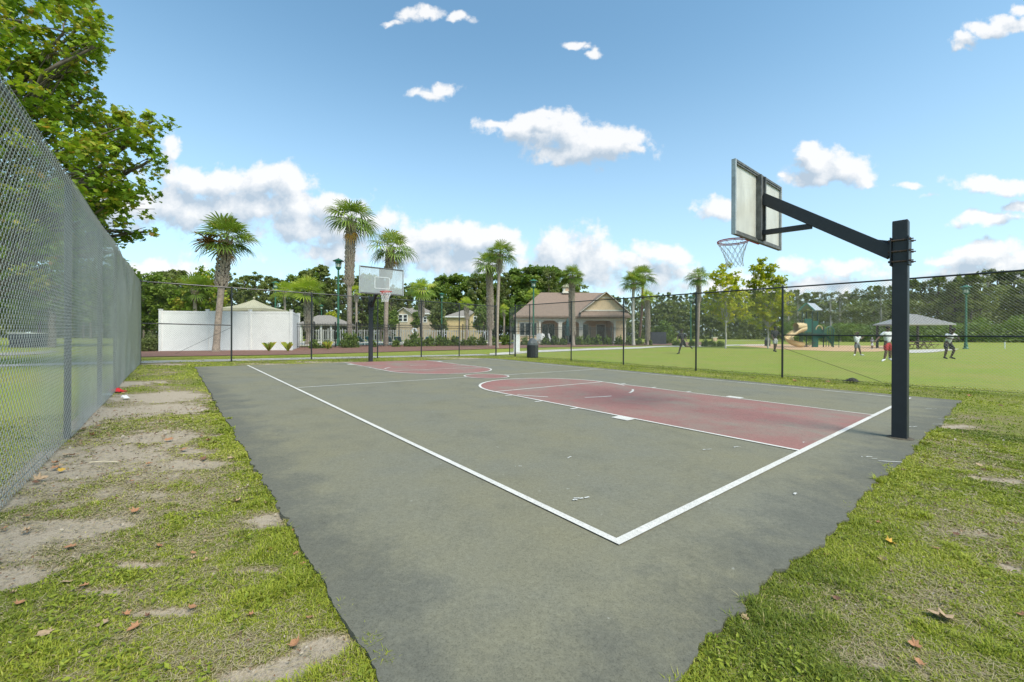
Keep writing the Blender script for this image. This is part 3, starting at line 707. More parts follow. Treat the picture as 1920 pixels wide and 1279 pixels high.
# ------------------------------------------------------------------ foliage helpers
def leaf_quads(mb, C, size, tone, rng, up=.4, aspect=1.5, nrm=None):
    """one small bent leaf (two triangles-ish quad) at each centre"""
    N = len(C); n = rng.normal(size=(N,3)); n[:,2] = np.abs(n[:,2])+up
    if nrm is not None: n = n*.7+nrm*1.0
    n /= np.linalg.norm(n, axis=1, keepdims=True)
    a = rng.normal(size=(N,3)); a -= n*(a*n).sum(1, keepdims=True); a /= np.linalg.norm(a, axis=1, keepdims=True); b = np.cross(n, a)
    s = np.asarray(size)*np.ones(N); s = s[:,None]
    V = np.stack([C-a*s*.5*aspect**.5, C+b*s*.38+n*s*.08, C+a*s*.5*aspect**.5-n*s*.1, C-b*s*.38+n*s*.06], 1)
    i = np.arange(N)[:,None]*4+np.arange(4)[None]
    mb.add(V.reshape(-1,3), i, tone)
MAPLE = np.array([(0,-.5),(.12,-.28),(.42,-.34),(.30,-.08),(.52,.12),(.26,.14),(.22,.30),(0,.52),(-.22,.30),(-.26,.14),(-.52,.12),(-.30,-.08),(-.42,-.34),(-.12,-.28)])
def leaf_maple(mb, C, size, tone, rng, up=.6, sh=MAPLE):
    N = len(C); n = rng.normal(size=(N,3)); n[:,2] = np.abs(n[:,2])+up; n /= np.linalg.norm(n, axis=1, keepdims=True)
    a = rng.normal(size=(N,3)); a -= n*(a*n).sum(1, keepdims=True); a /= np.linalg.norm(a, axis=1, keepdims=True); b = np.cross(n, a)
    s = (np.asarray(size)*np.ones(N))[:,None,None]; K = len(sh)
    cur = (sh[:,0]**2)[None,:,None]*n[:,None,:]*s*-.5
    V = C[:,None,:]+a[:,None,:]*sh[None,:,0:1]*s+b[:,None,:]*sh[None,:,1:2]*s+cur
    i = np.arange(N)[:,None]*K+np.arange(K)[None]
    mb.add(V.reshape(-1,3), i, tone)
def clump_pts(cent, rad, nper, rng, flat=.8, shell=.55):
    """points spread around clump centres, denser towards each clump's rim"""
    M = len(cent); d = rng.normal(size=(M, nper, 3)); d /= np.linalg.norm(d, axis=2, keepdims=True)
    r = (shell+(1-shell)*rng.random((M, nper, 1)))*rng.uniform(.75, 1.1, (M, nper, 1))
    p = cent[:,None]+d*r*np.asarray(rad).reshape(-1,1,1)*np.array([1,1,flat])
    return p.reshape(-1,3), np.repeat(np.arange(M), nper), d.reshape(-1,3)
DG = [(.085,.105,.042),(.13,.16,.054),(.185,.22,.07),(.25,.28,.095)]
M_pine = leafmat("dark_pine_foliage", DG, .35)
M_oak = leafmat("mid_green_foliage", [(.060,.100,.022),(.10,.16,.03),(.15,.22,.038),(.21,.275,.05)], .34)
M_pale = leafmat("grey_green_thin_foliage", [(.085,.10,.055),(.13,.15,.075),(.18,.195,.095),(.22,.235,.12)], .25)
M_syc = leafmat("sycamore_foliage", [(.07,.13,.012),(.12,.205,.018),(.19,.285,.024),(.28,.36,.035),(.40,.24,.06)], .36)
M_yel = leafmat("yellow_green_foliage", [(.17,.22,.012),(.30,.35,.018),(.43,.44,.025),(.55,.46,.035)], .36)
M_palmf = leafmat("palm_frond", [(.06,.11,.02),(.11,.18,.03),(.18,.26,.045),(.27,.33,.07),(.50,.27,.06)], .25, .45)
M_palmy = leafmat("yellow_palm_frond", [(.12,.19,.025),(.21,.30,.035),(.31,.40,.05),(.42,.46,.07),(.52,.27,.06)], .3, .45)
M_shr = leafmat("shrub_leaves", [(.05,.09,.02),(.09,.14,.028),(.14,.20,.035),(.20,.26,.045)], .25)
M_bark = mat("grey_brown_bark", (.16,.13,.10), .9, .25, 7, bump=.5)
M_barkp = mat("pale_bark", (.46,.43,.37), .9, .2, 5, bump=.3)
M_ptr = mat("palm_trunk_grey", (.38,.31,.25), .9, .25, 9, bump=.6)
M_ptb = mat("palm_boots", (.42,.38,.31), .9, .3, 14, c2=(.20,.15,.11), bump=.4)
M_ptr_red = mat("palm_trunk_reddish", (.30,.17,.12), .9, .25, 9, bump=.6)

# ------------------------------------------------------------------ palms
def fan_frond(mb, o, az, el, Lp, Lb, rng, tone, nl=15, droop=.5, spread=R(112)):
    d = np.array([math.cos(az)*math.cos(el), math.sin(az)*math.cos(el), math.sin(el)])
    side = np.array([-math.sin(az), math.cos(az), 0]); 
    # petiole bends down a bit
    P = [o, o+d*Lp*.5+np.array([0,0,.02*Lp]), o+d*Lp-np.array([0,0,droop*.12*Lp])]
    mb.tube(P, [.022,.016,.012], 4, caps=False, tone=.55)
    c = P[-1]; d2 = d-np.array([0,0,droop*.35]); d2 /= np.linalg.norm(d2); n = np.cross(side, d2)
    roll_ = rng.uniform(-.5, .5); sd = side*math.cos(roll_)+n*math.sin(roll_); n = np.cross(sd, d2)
    V = []; Fq = []; T = []
    for i in range(nl):
        a = -spread+2*spread*i/(nl-1)+rng.uniform(-.04, .04)
        L_ = Lb*(1-.28*abs(a/spread)**2)*rng.uniform(.88, 1.06)
        dd = d2*math.cos(a)+sd*math.sin(a)-n*(.10*abs(math.sin(a))) ; w = Lb*.046
        pr = d2*(-math.sin(a))+sd*math.cos(a)
        k = len(V)
        m1 = c+dd*L_*.5; t = c+dd*L_+np.array([0,0,-1])*droop*L_*.55*(rng.uniform(.5, 1.5))
        m2 = c+dd*L_*.80+np.array([0,0,-1])*droop*L_*.20
        V += [c, m1-pr*w, m1+pr*w, m2+pr*w*.55, m2-pr*w*.55, t]
        Fq += [(k, k+1, k+2, k+2), (k+1, k+4, k+3, k+2), (k+4, k+5, k+3, k+3)]
        tn = np.clip(tone+rng.uniform(-.10, .10), 0, 1); T += [tn]*3
    mb.add(np.array(V), np.array(Fq), np.array(T))
def make_palm(label, px, Y, zbase, ptop, r_px, seed, nf=30, trunk_r=None, boots=.45, fm=None, tm=None, droop=.5, dead=0, fruit=False, lp=.46, group='fan palms around the pool', down=120):
    rng = np.random.default_rng(seed)
    base = GZ(px, Y) if zbase is None else Vector((ab(px, 640)[0]*Y, Y, zbase))
    top = AT(ptop[0], ptop[1], Y); Rm = r_px*Y/F; tr = trunk_r*Y/F/2 if trunk_r else .2
    root = empty('palm_tree', base, label, 'palm tree', group)
    t = np.array(top-base); H = t[2]
    S = np.linspace(0, 1, 26); bend = np.sin(S*math.pi)*.02*H*rng.uniform(-1, 1)
    pts = np.stack([t[0]*S**1.2+bend, 0*S+t[1]*S, H*S-(S == 0)*.15], -1)
    rad = tr*(.66+.22*np.exp(-S*16))*(1+.03*rng.normal(size=26))
    nb = boots
    rad = np.where(S > 1-nb, rad*1.12, rad); rad[-1] *= .7
    mb = MB(); mb.tube(pts, rad, 10); mb.build('trunk', tm or M_ptr, root, smooth=True)
    if boots > 0:
        mb = MB(); nrow = max(4, int(H*nb/.16)); k = 0
        for i in range(nrow):
            s = 1-nb+nb*(i+.5)/nrow; c = np.array([np.interp(s, S, pts[:,j]) for j in range(3)])
            for j in range(7):
                az = 2*math.pi*(j+.5*(i % 2))/7+rng.uniform(-.12, .12)
                d = np.array([math.cos(az), math.sin(az), 0]); ln = tr*rng.uniform(.5, 1.0)
                a = c+d*tr*.95; b = a+d*ln*.55+np.array([0,0,ln*1.3])
                mb.beam(a-np.array([0,0,.03]), b, tr*.42, tr*.18, up=tuple(d), tone=rng.random())
        mb.build('frond_stubs', M_ptb, root)
    mb = MB(); o = np.array(t)-np.array([0,0,.05*Rm])
    nf = int(nf*1.0)
    for i in range(nf):
        q = (i+.5)/nf; el = R(86)-R(down)*q**.85+rng.uniform(-.26,.26); az = i*2.39996+rng.uniform(-.45,.45)
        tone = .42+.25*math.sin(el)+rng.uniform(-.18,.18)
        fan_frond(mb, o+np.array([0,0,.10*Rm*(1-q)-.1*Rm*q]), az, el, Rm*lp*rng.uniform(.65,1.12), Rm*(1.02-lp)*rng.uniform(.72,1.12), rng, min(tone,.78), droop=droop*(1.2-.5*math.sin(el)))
    cr = mb.build('crown', fm or M_palmf, root); cr.scale = (1.06, 1.06, .80); cr.location = (t[0]*-.06, t[1]*-.06, t[2]*.20+.13*Rm)
    if dead:
        mb = MB()
        for i in range(dead): fan_frond(mb, o-np.array([0,0,.12*Rm]), (i+.3)*2*math.pi/dead+rng.uniform(-.4,.4), R(-62), Rm*.22, Rm*.36, rng, 1., nl=11, droop=.9, spread=R(70))
        mb.build('dead_fronds', M_palmf, root)
    if fruit:
        mb = MB(); a = np.array(o)+np.array([-.28*Rm,-.35*Rm,-.02*Rm])
        for j in range(60): e = a+rng.normal(size=3)*np.array([.15,.13,.13])*Rm; mb.tube([a, (a+e)/2+[0,0,.03*Rm], e], [.02*Rm,.014*Rm,.018*Rm], 4); mb.build('fruit_cluster', M_fruit, root)
    return root
M_fruit = mat("orange_seed_stalks", (.50,.27,.09), .8, .2, 9)
make_palm('stout fan palm with scaly grey trunk before the white vinyl enclosure', 405, 25.6, None, (424,452), 62, 1, 44, 17, .42, fruit=True, dead=1, droop=.45)
make_palm('tallest fan palm, its dead orange fronds hanging beside the nearest green lamp', 656, 38.5, None, (659,415), 57, 2, 30, 13, .52, droop=.85, dead=3)
make_palm('tall fan palm with drooping fronds rising behind the far backboard', 724, 36.5, None, (733,470), 50, 3, 26, 12, .3, droop=.9, dead=2)
make_palm('bushy bright green fan palm showing over the right end of the white enclosure', 577, 42, None, (577,552), 42, 4, 30, 12, .75, fm=M_palmy, droop=.35)
make_palm('thin yellowish fan palm left of the bushy bright green one', 533, 50, None, (533,548), 27, 5, 24, 6, .1, fm=M_palmy, droop=.5)
make_palm('short Washington-like fan palm right of the far backboard before the tan house', 790, 44, None, (790,545), 33, 6, 24, 9, .5, fm=M_palmy, droop=.6)
make_palm('thick scaly palm, left one of the leaning pair by the gate gap', 919, 40, None, (917,500), 38, 7, 32, 10, .8, fm=M_palmf, droop=.7)
make_palm('slender smooth palm, right one of the pair by the gate gap', 932, 34, None, (938,478), 37, 8, 32, 9, .2, droop=.5)
make_palm('small far fan palm before the yellow house', 875, 62, None, (874,572), 18, 9, 22, 7, .4, fm=M_palmy, droop=.4)
make_palm('low fan palm with orange dead leaves at the left end of the clubhouse roof', 1000, 62, None, (1000,556), 22, 10, 26, 6, .3, fm=M_palmy, dead=4, droop=.6)
make_palm('fan palm with scaly trunk standing before the clubhouse cupola', 1075, 42, None, (1073,520), 30, 11, 34, 9, .85, fm=M_palmf, droop=.55)
make_palm('tall straight fan palm at the right end of the clubhouse', 1188, 44, None, (1188,532), 32, 12, 34, 8, .1, droop=.55, tm=M_barkp)
make_palm('fan palm with reddish trunk, higher and behind its neighbour at the clubhouse', 1198, 47, None, (1206,520), 33, 13, 28, 7, .1, droop=.5, tm=M_ptr_red)
make_palm('short fan palm with pale scaly trunk, rightmost of the clubhouse trio', 1214, 46, None, (1213,562), 24, 14, 20, 7, .9, fm=M_palmy, droop=.4)
make_palm('lone fan palm with drooping fronds beside the lemon green young tree', 1308, 46, None, (1310,522), 28, 15, 24, 7, .35, droop=.85)
make_palm('small palm between the tallest palm and the far backboard', 668, 60, None, (668,548), 18, 16, 20, 6, .2, fm=M_palmy, droop=.5)
make_palm('yellow green small palm just right of the slender palm', 944, 58, None, (945,582), 16, 17, 20, 5, .2, fm=M_palmy, droop=.5)
make_palm('wide fan palm half sunk in the trees behind the white enclosure', 366, 40, None, (366,545), 40, 18, 28, 10, .2, fm=M_palmf, droop=.4)

# ------------------------------------------------------------------ broadleaf trees made of lobes seen at given places
def limb(mb, a, b, r0, r1, rng, k=6, n=6, wob=.06):
    a = np.array(a, float); b = np.array(b, float); L_ = np.linalg.norm(b-a); t = np.linspace(0, 1, k)
    P = a+(b-a)*t[:,None]+rng.normal(size=(k,3))*L_*wob*(np.sin(t*math.pi))[:,None]*.6; P[:,2] += np.sin(t*math.pi)*L_*.06
    mb.tube(P, r0+(r1-r0)*t, n, caps=False); return P
def lobed_tree(name, label, cat, base, lobes, leaf, leaf_n, mat_l, mat_t, seed, trunk_r=.15, fork=.45, group=None, maple=False, per=26, crad=.35, tones=(.25,.85), hollow=.45, flat=.8):
    """lobes: (centre, radius); leaves sit in clumps spread over each lobe"""
    rng = np.random.default_rng(seed); base = np.array(base, float)
    root = empty(name, base, label, cat, group)
    Cs = np.array([l[0] for l in lobes], float)-base; Rs = np.array([l[1] for l in lobes])
    top = Cs.mean(0); fk = np.array([0,0,1.])*(Cs[:,2].min()*fork)+np.array([0,0,.2])
    mb = MB(); tr = np.array([0,0,-.2]); limb(mb, tr, fk, trunk_r*1.15, trunk_r*.8, rng, 7, 10, .02); mb.build('trunk', mat_t, root, smooth=True)
    mb = MB()
    for c, r in zip(Cs, Rs):
        P = limb(mb, fk, c, trunk_r*.45, trunk_r*.12, rng, 7, 6)
        for q in range(7):
            s = P[rng.integers(3, 7)]; e = c+rng.normal(size=3)*r*.34; limb(mb, s, e, trunk_r*.12, trunk_r*.03, rng, 4, 4)
    mb.build('branches', mat_t, root, smooth=True)
    mb = MB(); w = Rs**2; w = w/w.sum(); ncl = int(leaf_n/per)
    which = rng.choice(len(Cs), ncl, p=w); d = rng.normal(size=(ncl,3)); d /= np.linalg.norm(d, axis=1, keepdims=True)
    rad = rng.uniform(hollow, 1, (ncl,1))**.7
    cc_ = Cs[which]+d*rad*Rs[which][:,None]
    P, own, dd = clump_pts(cc_, crad*rng.uniform(.6, 1.25, ncl), per, rng, flat, .2)
    ct = rng.uniform(tones[0], tones[1], ncl); tn = np.clip(ct[own]+rng.normal(size=len(P))*.12, 0, .88)
    br = rng.random(len(P)) < .02; tn[br] = 1
    (leaf_maple if maple else leaf_quads)(mb, P, leaf*rng.uniform(.7, 1.25, len(P)), tn, rng)
    mb.build('crown', mat_l, root); return root
def PL(lst, Y, jit=0., seed=0):
    rg = random.Random(seed); out = []
    for (px, py, rp) in lst:
        y = Y+rg.uniform(-jit, jit); out.append((AT(px, py, y), rp*y/F))
    return out
# the big sycamore leaning over the left fence
SL = [(40,40,120),(120,60,52),(165,35,18),(178,88,20),(60,160,90),(150,130,34),(165,185,30),(140,235,60),(205,250,48),(268,245,42),(290,225,22),(285,300,24),(225,320,62),(160,320,80),(195,390,52),(245,370,38),(268,435,18),(238,432,18),(205,440,28),(222,472,8),(60,300,110),(100,400,80),(-60,150,160),(-80,350,150),(20,-90,120),(40,470,75),(120,490,60),(160,540,35)]
lobed_tree('sycamore_tree', 'large leafy sycamore hanging over the left chain link fence', 'tree', (-19.5, 12.6, float(gz(-19.5,12.6))), PL(SL, 12.6, 1.1, 4), .155, 27000, M_syc, M_bark, 21, .26, .5, maple=True, per=24, crad=.36, hollow=.5)
lobed_tree('shade_tree', 'shade tree on the lawn behind the near part of the left fence', 'tree', GZ(97, 33), PL([(60,470,90),(140,500,80),(20,540,60),(170,560,55),(100,420,80),(200,520,45),(-60,500,80)], 33, 2, 5), .34, 8000, M_oak, M_bark, 22, .22, .8, per=24, crad=.8)
lobed_tree('young_tree', 'lemon green young tree with thin pale trunk before the lone palm', 'tree', GZ(1361, 39.5), PL([(1362,575,32),(1340,570,22),(1385,568,24),(1362,540,30),(1345,515,15),(1360,502,14),(1372,520,15),(1383,538,18),(1335,552,14),(1330,583,11),(1398,590,11),(1356,596,16)], 39.5, .7, 6), .20, 5200, M_yel, M_barkp, 23, .07, .75, group='young trees on the playing field', per=16, crad=.34, hollow=.3)
lobed_tree('young_tree', 'fuller yellow tipped young tree beside the playground slide', 'tree', GZ(1440, 42), PL([(1438,575,34),(1420,560,22),(1462,570,24),(1440,540,28),(1432,515,20),(1420,505,12),(1448,500,11),(1428,492,8),(1462,528,14),(1412,532,12),(1475,585,14),(1425,595,22),(1450,605,14),(1478,560,10)], 42, .8, 7), .22, 6500, M_yel, M_barkp, 24, .08, .7, group='young trees on the playing field', per=18, crad=.36, tones=(.0,.75), hollow=.3)
lobed_tree('leafy_tree', 'light green leafy tree at the left end of the white enclosure', 'tree', GZ(283, 44), PL([(285,540,30),(268,560,28),(300,560,30),(278,590,30),(305,600,24),(262,610,22),(330,575,24)], 44, 1.5, 8), .30, 5500, M_oak, M_bark, 25, .16, .5, per=22, crad=.6, tones=(.4,.95))
lobed_tree('leafy_tree', 'brownish green tree over the middle of the white enclosure', 'tree', GZ(385, 42), PL([(388,525,24),(372,545,24),(395,560,26),(350,560,24),(360,585,26),(395,590,24),(340,590,20)], 42, 1.2, 9), .30, 5200, M_syc, M_bark, 26, .16, .5, per=20, crad=.55, tones=(.3,.95))
def shrub(name, label, loc, r, h, m, seed, n=900, leaf=.07, group=None, cat='shrub'):
    rng = np.random.default_rng(seed); root = empty(name, loc, label, cat, group)
    d = rng.normal(size=(n//14,3)); d /= np.linalg.norm(d, axis=1, keepdims=True); d[:,2] = np.abs(d[:,2])
    c = d*rng.uniform(.45, .95, (len(d),1))*np.array([r, r, h]); c[:,2] += .05*h
    P, own, dd = clump_pts(c, r*.28*rng.uniform(.6,1.3,len(c)), 14, rng, .8, .2); P[:,2] = np.abs(P[:,2])
    ct = rng.uniform(.1,.9,len(c)); mb = MB(); leaf_quads(mb, P, leaf*rng.uniform(.7,1.3,len(P)), np.clip(ct[own]+rng.normal(size=len(P))*.1,0,1), rng); mb.build('foliage', m, root)
    mb = MB()
    for i in range(6):
        a = 2*math.pi*i/6; limb(mb, (0,0,-.05), (math.cos(a)*r*.5, math.sin(a)*r*.5, h*.6), .02, .006, rng, 4, 4)
    mb.build('stem', M_bark, root); return root
shrub('round_bush', 'dark round bush in the mulch at the left end of the white enclosure', GZ(279, 27.5), .78, 1.25, M_pine, 31, 3200, .08, cat='bush')
shrub('conical_tree', 'grey green conical tree behind the dark bin enclosure', GZ(1245, 62), 1.6, 3.6, M_oak, 32, 3200, .2, cat='tree')
shrub('round_bush', 'thin twiggy bush beside the left end of the white enclosure', GZ(290, 29), .5, 1.9, M_pale, 33, 700, .08, cat='bush')
k = 0
first = None
sp = [(590,.45,.5),(612,.4,.5),(650,.55,1.0),(664,.5,.9),(700,.3,.45),(742,.4,.5),(765,.4,.55),(778,.6,.95),(790,.45,.6),(806,.5,.7),(826,.55,.8),(838,.4,.6),(852,.55,.7),(870,.4,.5),(886,.6,.75),(903,.5,.7),(926,.4,.6),(949,.55,.9),(985,.5,.7),(1022,.6,.65),(1040,.6,.7),(1056,.5,.6),(1088,.6,.8),(1104,.6,.75),(1120,.55,.8),(1140,.55,.75),(1160,.5,.8),(1180,.5,.7),(1198,.5,.6),(1216,.5,.6),(1268,.45,.6),(1297,.4,.6),(1322,.5,.6),(1335,.5,.6),(1350,.5,.55)]
protos = [shrub('low_shrub', 'low green shrub planted in the mulch along the black pool fence', (0,0,-50), .5, .62, M_shr, 40+i, 1000, .085, 'low shrubs along the pool fence') for i in range(4)]
used = set()
ORD = ['first','second','third','fourth','fifth','sixth','seventh','eighth','ninth','tenth','eleventh','twelfth','thirteenth','fourteenth','fifteenth','sixteenth','seventeenth']
def shrub_label(i, px):
    if px < 724: return 'low green shrub, %s from the white enclosure along the pool fence' % ORD[i]
    if px < 950: return 'low green shrub, %s right of the far hoop along the pool fence' % ORD[i-6]
    if px < 1190: return 'low green shrub, %s from the left before the clubhouse porch' % ORD[i-18]
    return 'low green shrub, %s right of the clubhouse beside the curving path' % ORD[i-28]
def FY(px):      # distance of the black pool fence at a bearing
    return float(np.interp(px, [545, 600, 740, 900, 1010, 1190, 1350], [31.5, 33, 36.5, 41.5, 44.5, 47, 49]))
for i, (px, r, h) in enumerate(sp):
    q = i % 4; s = protos[q] if q not in used else copy_tree(protos[q]); used.add(q)
    s.location = GZ(px, FY(px)-.9); s.scale = (r*2.1, r*2.1, h/.55*1.25); s.rotation_euler.z = i*1.7; s['label'] = shrub_label(i, px)
for i, (px, Y) in enumerate([(504,26.6),(540,26.8),(615,30.5)]):
    root = empty('ornamental_grass', GZ(px, Y), ['pale tuft of ornamental grass at the foot of the white enclosure', 'dry tuft of ornamental grass at the right corner of the white enclosure', 'small tuft of ornamental grass in the mulch past the enclosure'][i], 'plant', 'ornamental grass tufts')
    rng = np.random.default_rng(60+i); mb = MB()
    for j in range(90):
        az, ln = rng.uniform(0, 6.28), rng.uniform(.35, .8); d = np.array([math.cos(az), math.sin(az), 0])*rng.uniform(.1,.6)*ln; w = np.array([-math.sin(az), math.cos(az), 0])*.008
        mb.add([-w, w, d*.5+w+np.array([0,0,ln*.75]), d+np.array([0,0,ln*.8])], [(0,1,2,3)], rng.random())
    mb.build('blades', M_palmy, root)

# ------------------------------------------------------------------ the wood around the fields
def forest_tree(label, seed, kind):
    rng = np.random.default_rng(seed); root = empty('pine_tree' if kind != 'bare' else 'thin_tree', (0,0,0), label, 'tree'); H = 10.
    mb = MB()
    tr = MB(); limb(tr, (0,0,-.3), (0,0,H*.93), .22, .05, rng, 8, 7, .012)
    C = []; RD = []
    if kind == 'pine':
        for i in range(58):
            s = rng.uniform(.25, 1.0)**.8; rr_ = 2.1*(1-(abs(s-.6)/.46)**2*.9)*rng.uniform(.25, 1); az = rng.uniform(0, 6.28)
            C.append((math.cos(az)*rr_, math.sin(az)*rr_, s*H)); RD.append(rng.uniform(.32, .75)*(1.25-.5*s))
            if i % 2 == 0: limb(tr, (0,0,max(s*H-.8,.5)), C[-1], .06, .02, rng, 4, 4)
        per, leaf, m = 80, .25, M_pine
    elif kind == 'oak':
        for i in range(50):
            s = rng.uniform(.12, 1.0); rr_ = 2.9*math.sqrt(max(0, 1-((s-.52)/.5)**2))*rng.uniform(.3, 1); az = rng.uniform(0, 6.28)
            C.append((math.cos(az)*rr_, math.sin(az)*rr_, s*H*.98)); RD.append(rng.uniform(.6, 1.15))
        per, leaf, m = 95, .34, M_oak
    else:
        for i in range(34):
            s = rng.uniform(.15, 1.0); rr_ = 1.7*rng.uniform(.2, 1)*(1.1-.5*s); az = rng.uniform(0, 6.28)
            C.append((math.cos(az)*rr_, math.sin(az)*rr_, s*H)); RD.append(rng.uniform(.4, .8))
            limb(tr, (0,0,max(s*H-1.3,.5)), C[-1], .05, .015, rng, 4, 4)
        per, leaf, m = 38, .26, M_pale
    C = np.array(C); P, own, dd = clump_pts(C, np.array(RD), per, rng, .7, .35)
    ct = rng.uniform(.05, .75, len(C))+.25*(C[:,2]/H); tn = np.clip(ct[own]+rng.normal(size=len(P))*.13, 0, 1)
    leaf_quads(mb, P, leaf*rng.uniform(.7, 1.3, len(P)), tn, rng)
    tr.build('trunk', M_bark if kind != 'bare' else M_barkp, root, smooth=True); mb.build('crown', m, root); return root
LB = {'pine': 'tall dark pine in the wood behind the pool and the houses', 'oak': 'rounded dark broadleaf tree in the wood behind the pool', 'bare': 'thin grey green tree with pale trunk in the wood beyond the field'}
FT = {}
for kind, n in (('pine', 3), ('oak', 2), ('bare', 3)):
    FT[kind] = [forest_tree(LB[kind], 100+10*i+len(kind), kind) for i in range(n)]
useds = set()
TOPX = [-400,-200,0,150,255,275,300,330,350,370,400,430,455,480,500,520,540,560,575,600,620,650,680,700,730,770,800,830,850,880,900,930,960,985,1000,1020,1040,1060,1085,1100,1130,1200,1300,1400,1500,1560,1640,1700,1720,1740,1770,1800,1830,1855,1880,1905,2000,2400]
TOPY = [500,500,505,515,514,526,512,505,525,530,520,512,518,512,520,526,518,515,505,498,508,512,508,520,530,532,535,520,514,522,512,520,505,508,498,505,500,512,520,550,556,552,547,546,545,540,532,528,520,526,512,515,512,500,505,498,505,500]
rgF = random.Random(12)
def put_tree(px, Y, ytop, kind, group, label=None, wide=1.):
    i = rgF.randrange(len(FT[kind])); key = (kind, i); src = FT[kind][i]
    o = src if key not in useds else copy_tree(src); useds.add(key)
    g = GZ(px, Y); zt = AT(px, ytop, Y).z; o.location = g; s = (zt-g.z)/10.; o.scale = (s*wide, s*wide, s); o.rotation_euler.z = rgF.uniform(0, 6.28); o['group'] = group
    if label: o['label'] = label
    return o
px = -330
while px < 1135:
    yt = float(np.interp(px, TOPX, TOPY)); kind = rgF.choice(['pine','pine','oak']); Y = rgF.uniform(84, 104)
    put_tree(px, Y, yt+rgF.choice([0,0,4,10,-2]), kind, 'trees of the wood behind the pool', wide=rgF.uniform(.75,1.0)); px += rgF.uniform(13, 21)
for px, yt, k in [(300,511,'pine'),(333,506,'pine'),(575,507,'pine'),(600,498,'pine'),(832,518,'oak'),(856,516,'oak'),(905,514,'oak'),(965,506,'oak'),(998,500,'oak'),(1030,502,'oak'),(1048,510,'oak'),(982,520,'oak'),(1015,522,'oak')]:
    put_tree(px, rgF.uniform(86, 92), yt, k, 'trees of the wood behind the pool')
px = 1110
while px < 1500:
    yt = float(np.interp(px, TOPX, TOPY)); put_tree(px, rgF.uniform(150, 175), yt+rgF.uniform(-3, 7), 'pine', 'far pines beyond the playing field', 'small far pine in the low treeline beyond the playing field', wide=.62); px += rgF.uniform(9, 15)
px = 1478
while px < 2330:
    yt = float(np.interp(px, TOPX, TOPY)); kk = rgF.choice(['bare','bare','bare','pine']) if px < 1680 else rgF.choice(['bare','pine','oak','pine'])
    put_tree(px, rgF.uniform(96, 118), yt+rgF.uniform(-1, 9), kk, 'trees of the wood beyond the field', {'bare':LB['bare'],'pine':'tall pine in the wood beyond the field on the right','oak':'broadleaf tree in the wood beyond the field on the right'}[kk], wide=rgF.uniform(.7,.95)); px += rgF.uniform(12, 20)
# undergrowth filling the wood
def thicket(name, pxs, Yf, htop, m, n, seed, leaf, group=None, dep=10):
    rng = np.random.default_rng(seed); mb = MB()
    px = rng.uniform(pxs[0], pxs[1], n); Y = Yf(px)+rng.uniform(0, dep, n); a = (px-960)/F; x = a*Y; H = htop(px)*(.42+.85*fbm(px*.03+seed, px*0, 4))
    t = rng.random(n)**.8
    z = gz(x, Y)+H*t; n3 = fbm(px*.05, z*.6+seed, 3)
    keep = rng.random(n) < np.clip(.25+1.5*n3-.6*t, 0, 1)
    C = np.stack([x, Y+rng.normal(size=n)*.6, z], -1)[keep]; tn = np.clip(n3[keep]*1.1-.1+rng.normal(size=keep.sum())*.12, 0, 1)
    leaf_quads(mb, C, leaf*rng.uniform(.7,1.3,len(C)), tn, rng); o = mb.build(name, m); tag(o, kind='stuff', label='tangled undergrowth filling the wood', cat='undergrowth'); return o
thicket('undergrowth', (-400, 1130), lambda p: 88+0*p, lambda p: 9.5+0*p, M_pine, 60000, 71, .62)
thicket('undergrowth', (1100, 1500), lambda p: 148+0*p, lambda p: 14.+0*p, M_pine, 30000, 72, .85, dep=8)
thicket('undergrowth', (1470, 2400), lambda p: 92+0*p, lambda p: 5.6+0*p, M_oak, 30000, 73, .5, dep=5)
thicket('undergrowth', (1470, 2400), lambda p: 104+0*p, lambda p: 13.5+0*p, M_pine, 60000, 74, .62)
# ------------------------------------------------------------------ buildings and enclosures
M_vinyl = mat("white_vinyl", (.72,.72,.70), .85, .04, 2)
M_peach = mat("peach_lap_siding", (.72,.55,.35), .8, .06, 3)
M_cream = mat("cream_trim", (.66,.62,.52), .7, .05, 3)
M_shing = mat("brown_shingles", (.25,.18,.135), .9, .12, 6, bump=.3, c2=(.18,.13,.10))
M_shg = mat("grey_brown_shingles", (.27,.245,.215), .9, .1, 5, bump=.3)
M_porch = mat("reddish_peach_wall", (.62,.42,.28), .8, .1, 2)  # the wall's own reddish peach, also on louvre and pier
M_dark = mat("dark_window_glass", (.03,.035,.04), .12, .2, 2)
M_door = mat("brown_door", (.13,.06,.04), .5, .2, 3)
M_khaki = mat("khaki_canopy_fabric", (.40,.38,.26), .8, .06, 3)
M_yelw = mat("yellow_stucco", (.62,.47,.25), .85, .05, 3)
M_tan = mat("tan_stucco", (.52,.42,.30), .85, .06, 3)
M_grn = mat("green_lamp_paint", (.035,.15,.085), .45, .15, 6)
M_glass = mat("frosted_lantern_glass", (.60,.62,.52), .3, .1, 8)
M_alum = mat("black_aluminium", (.015,.016,.018), .4, .15, 8)
M_umb = mat("dark_teal_canvas", (.02,.075,.075), .8, .2, 6)
def siding(mb, x0, x1, z0, z1, y, step=.18, th=.012):
    z = z0
    while z < z1-.01:
        h = min(step, z1-z); mb.box(((x0+x1)/2, y-th/2, z+h/2), (x1-x0, th, h*.93)); z += step
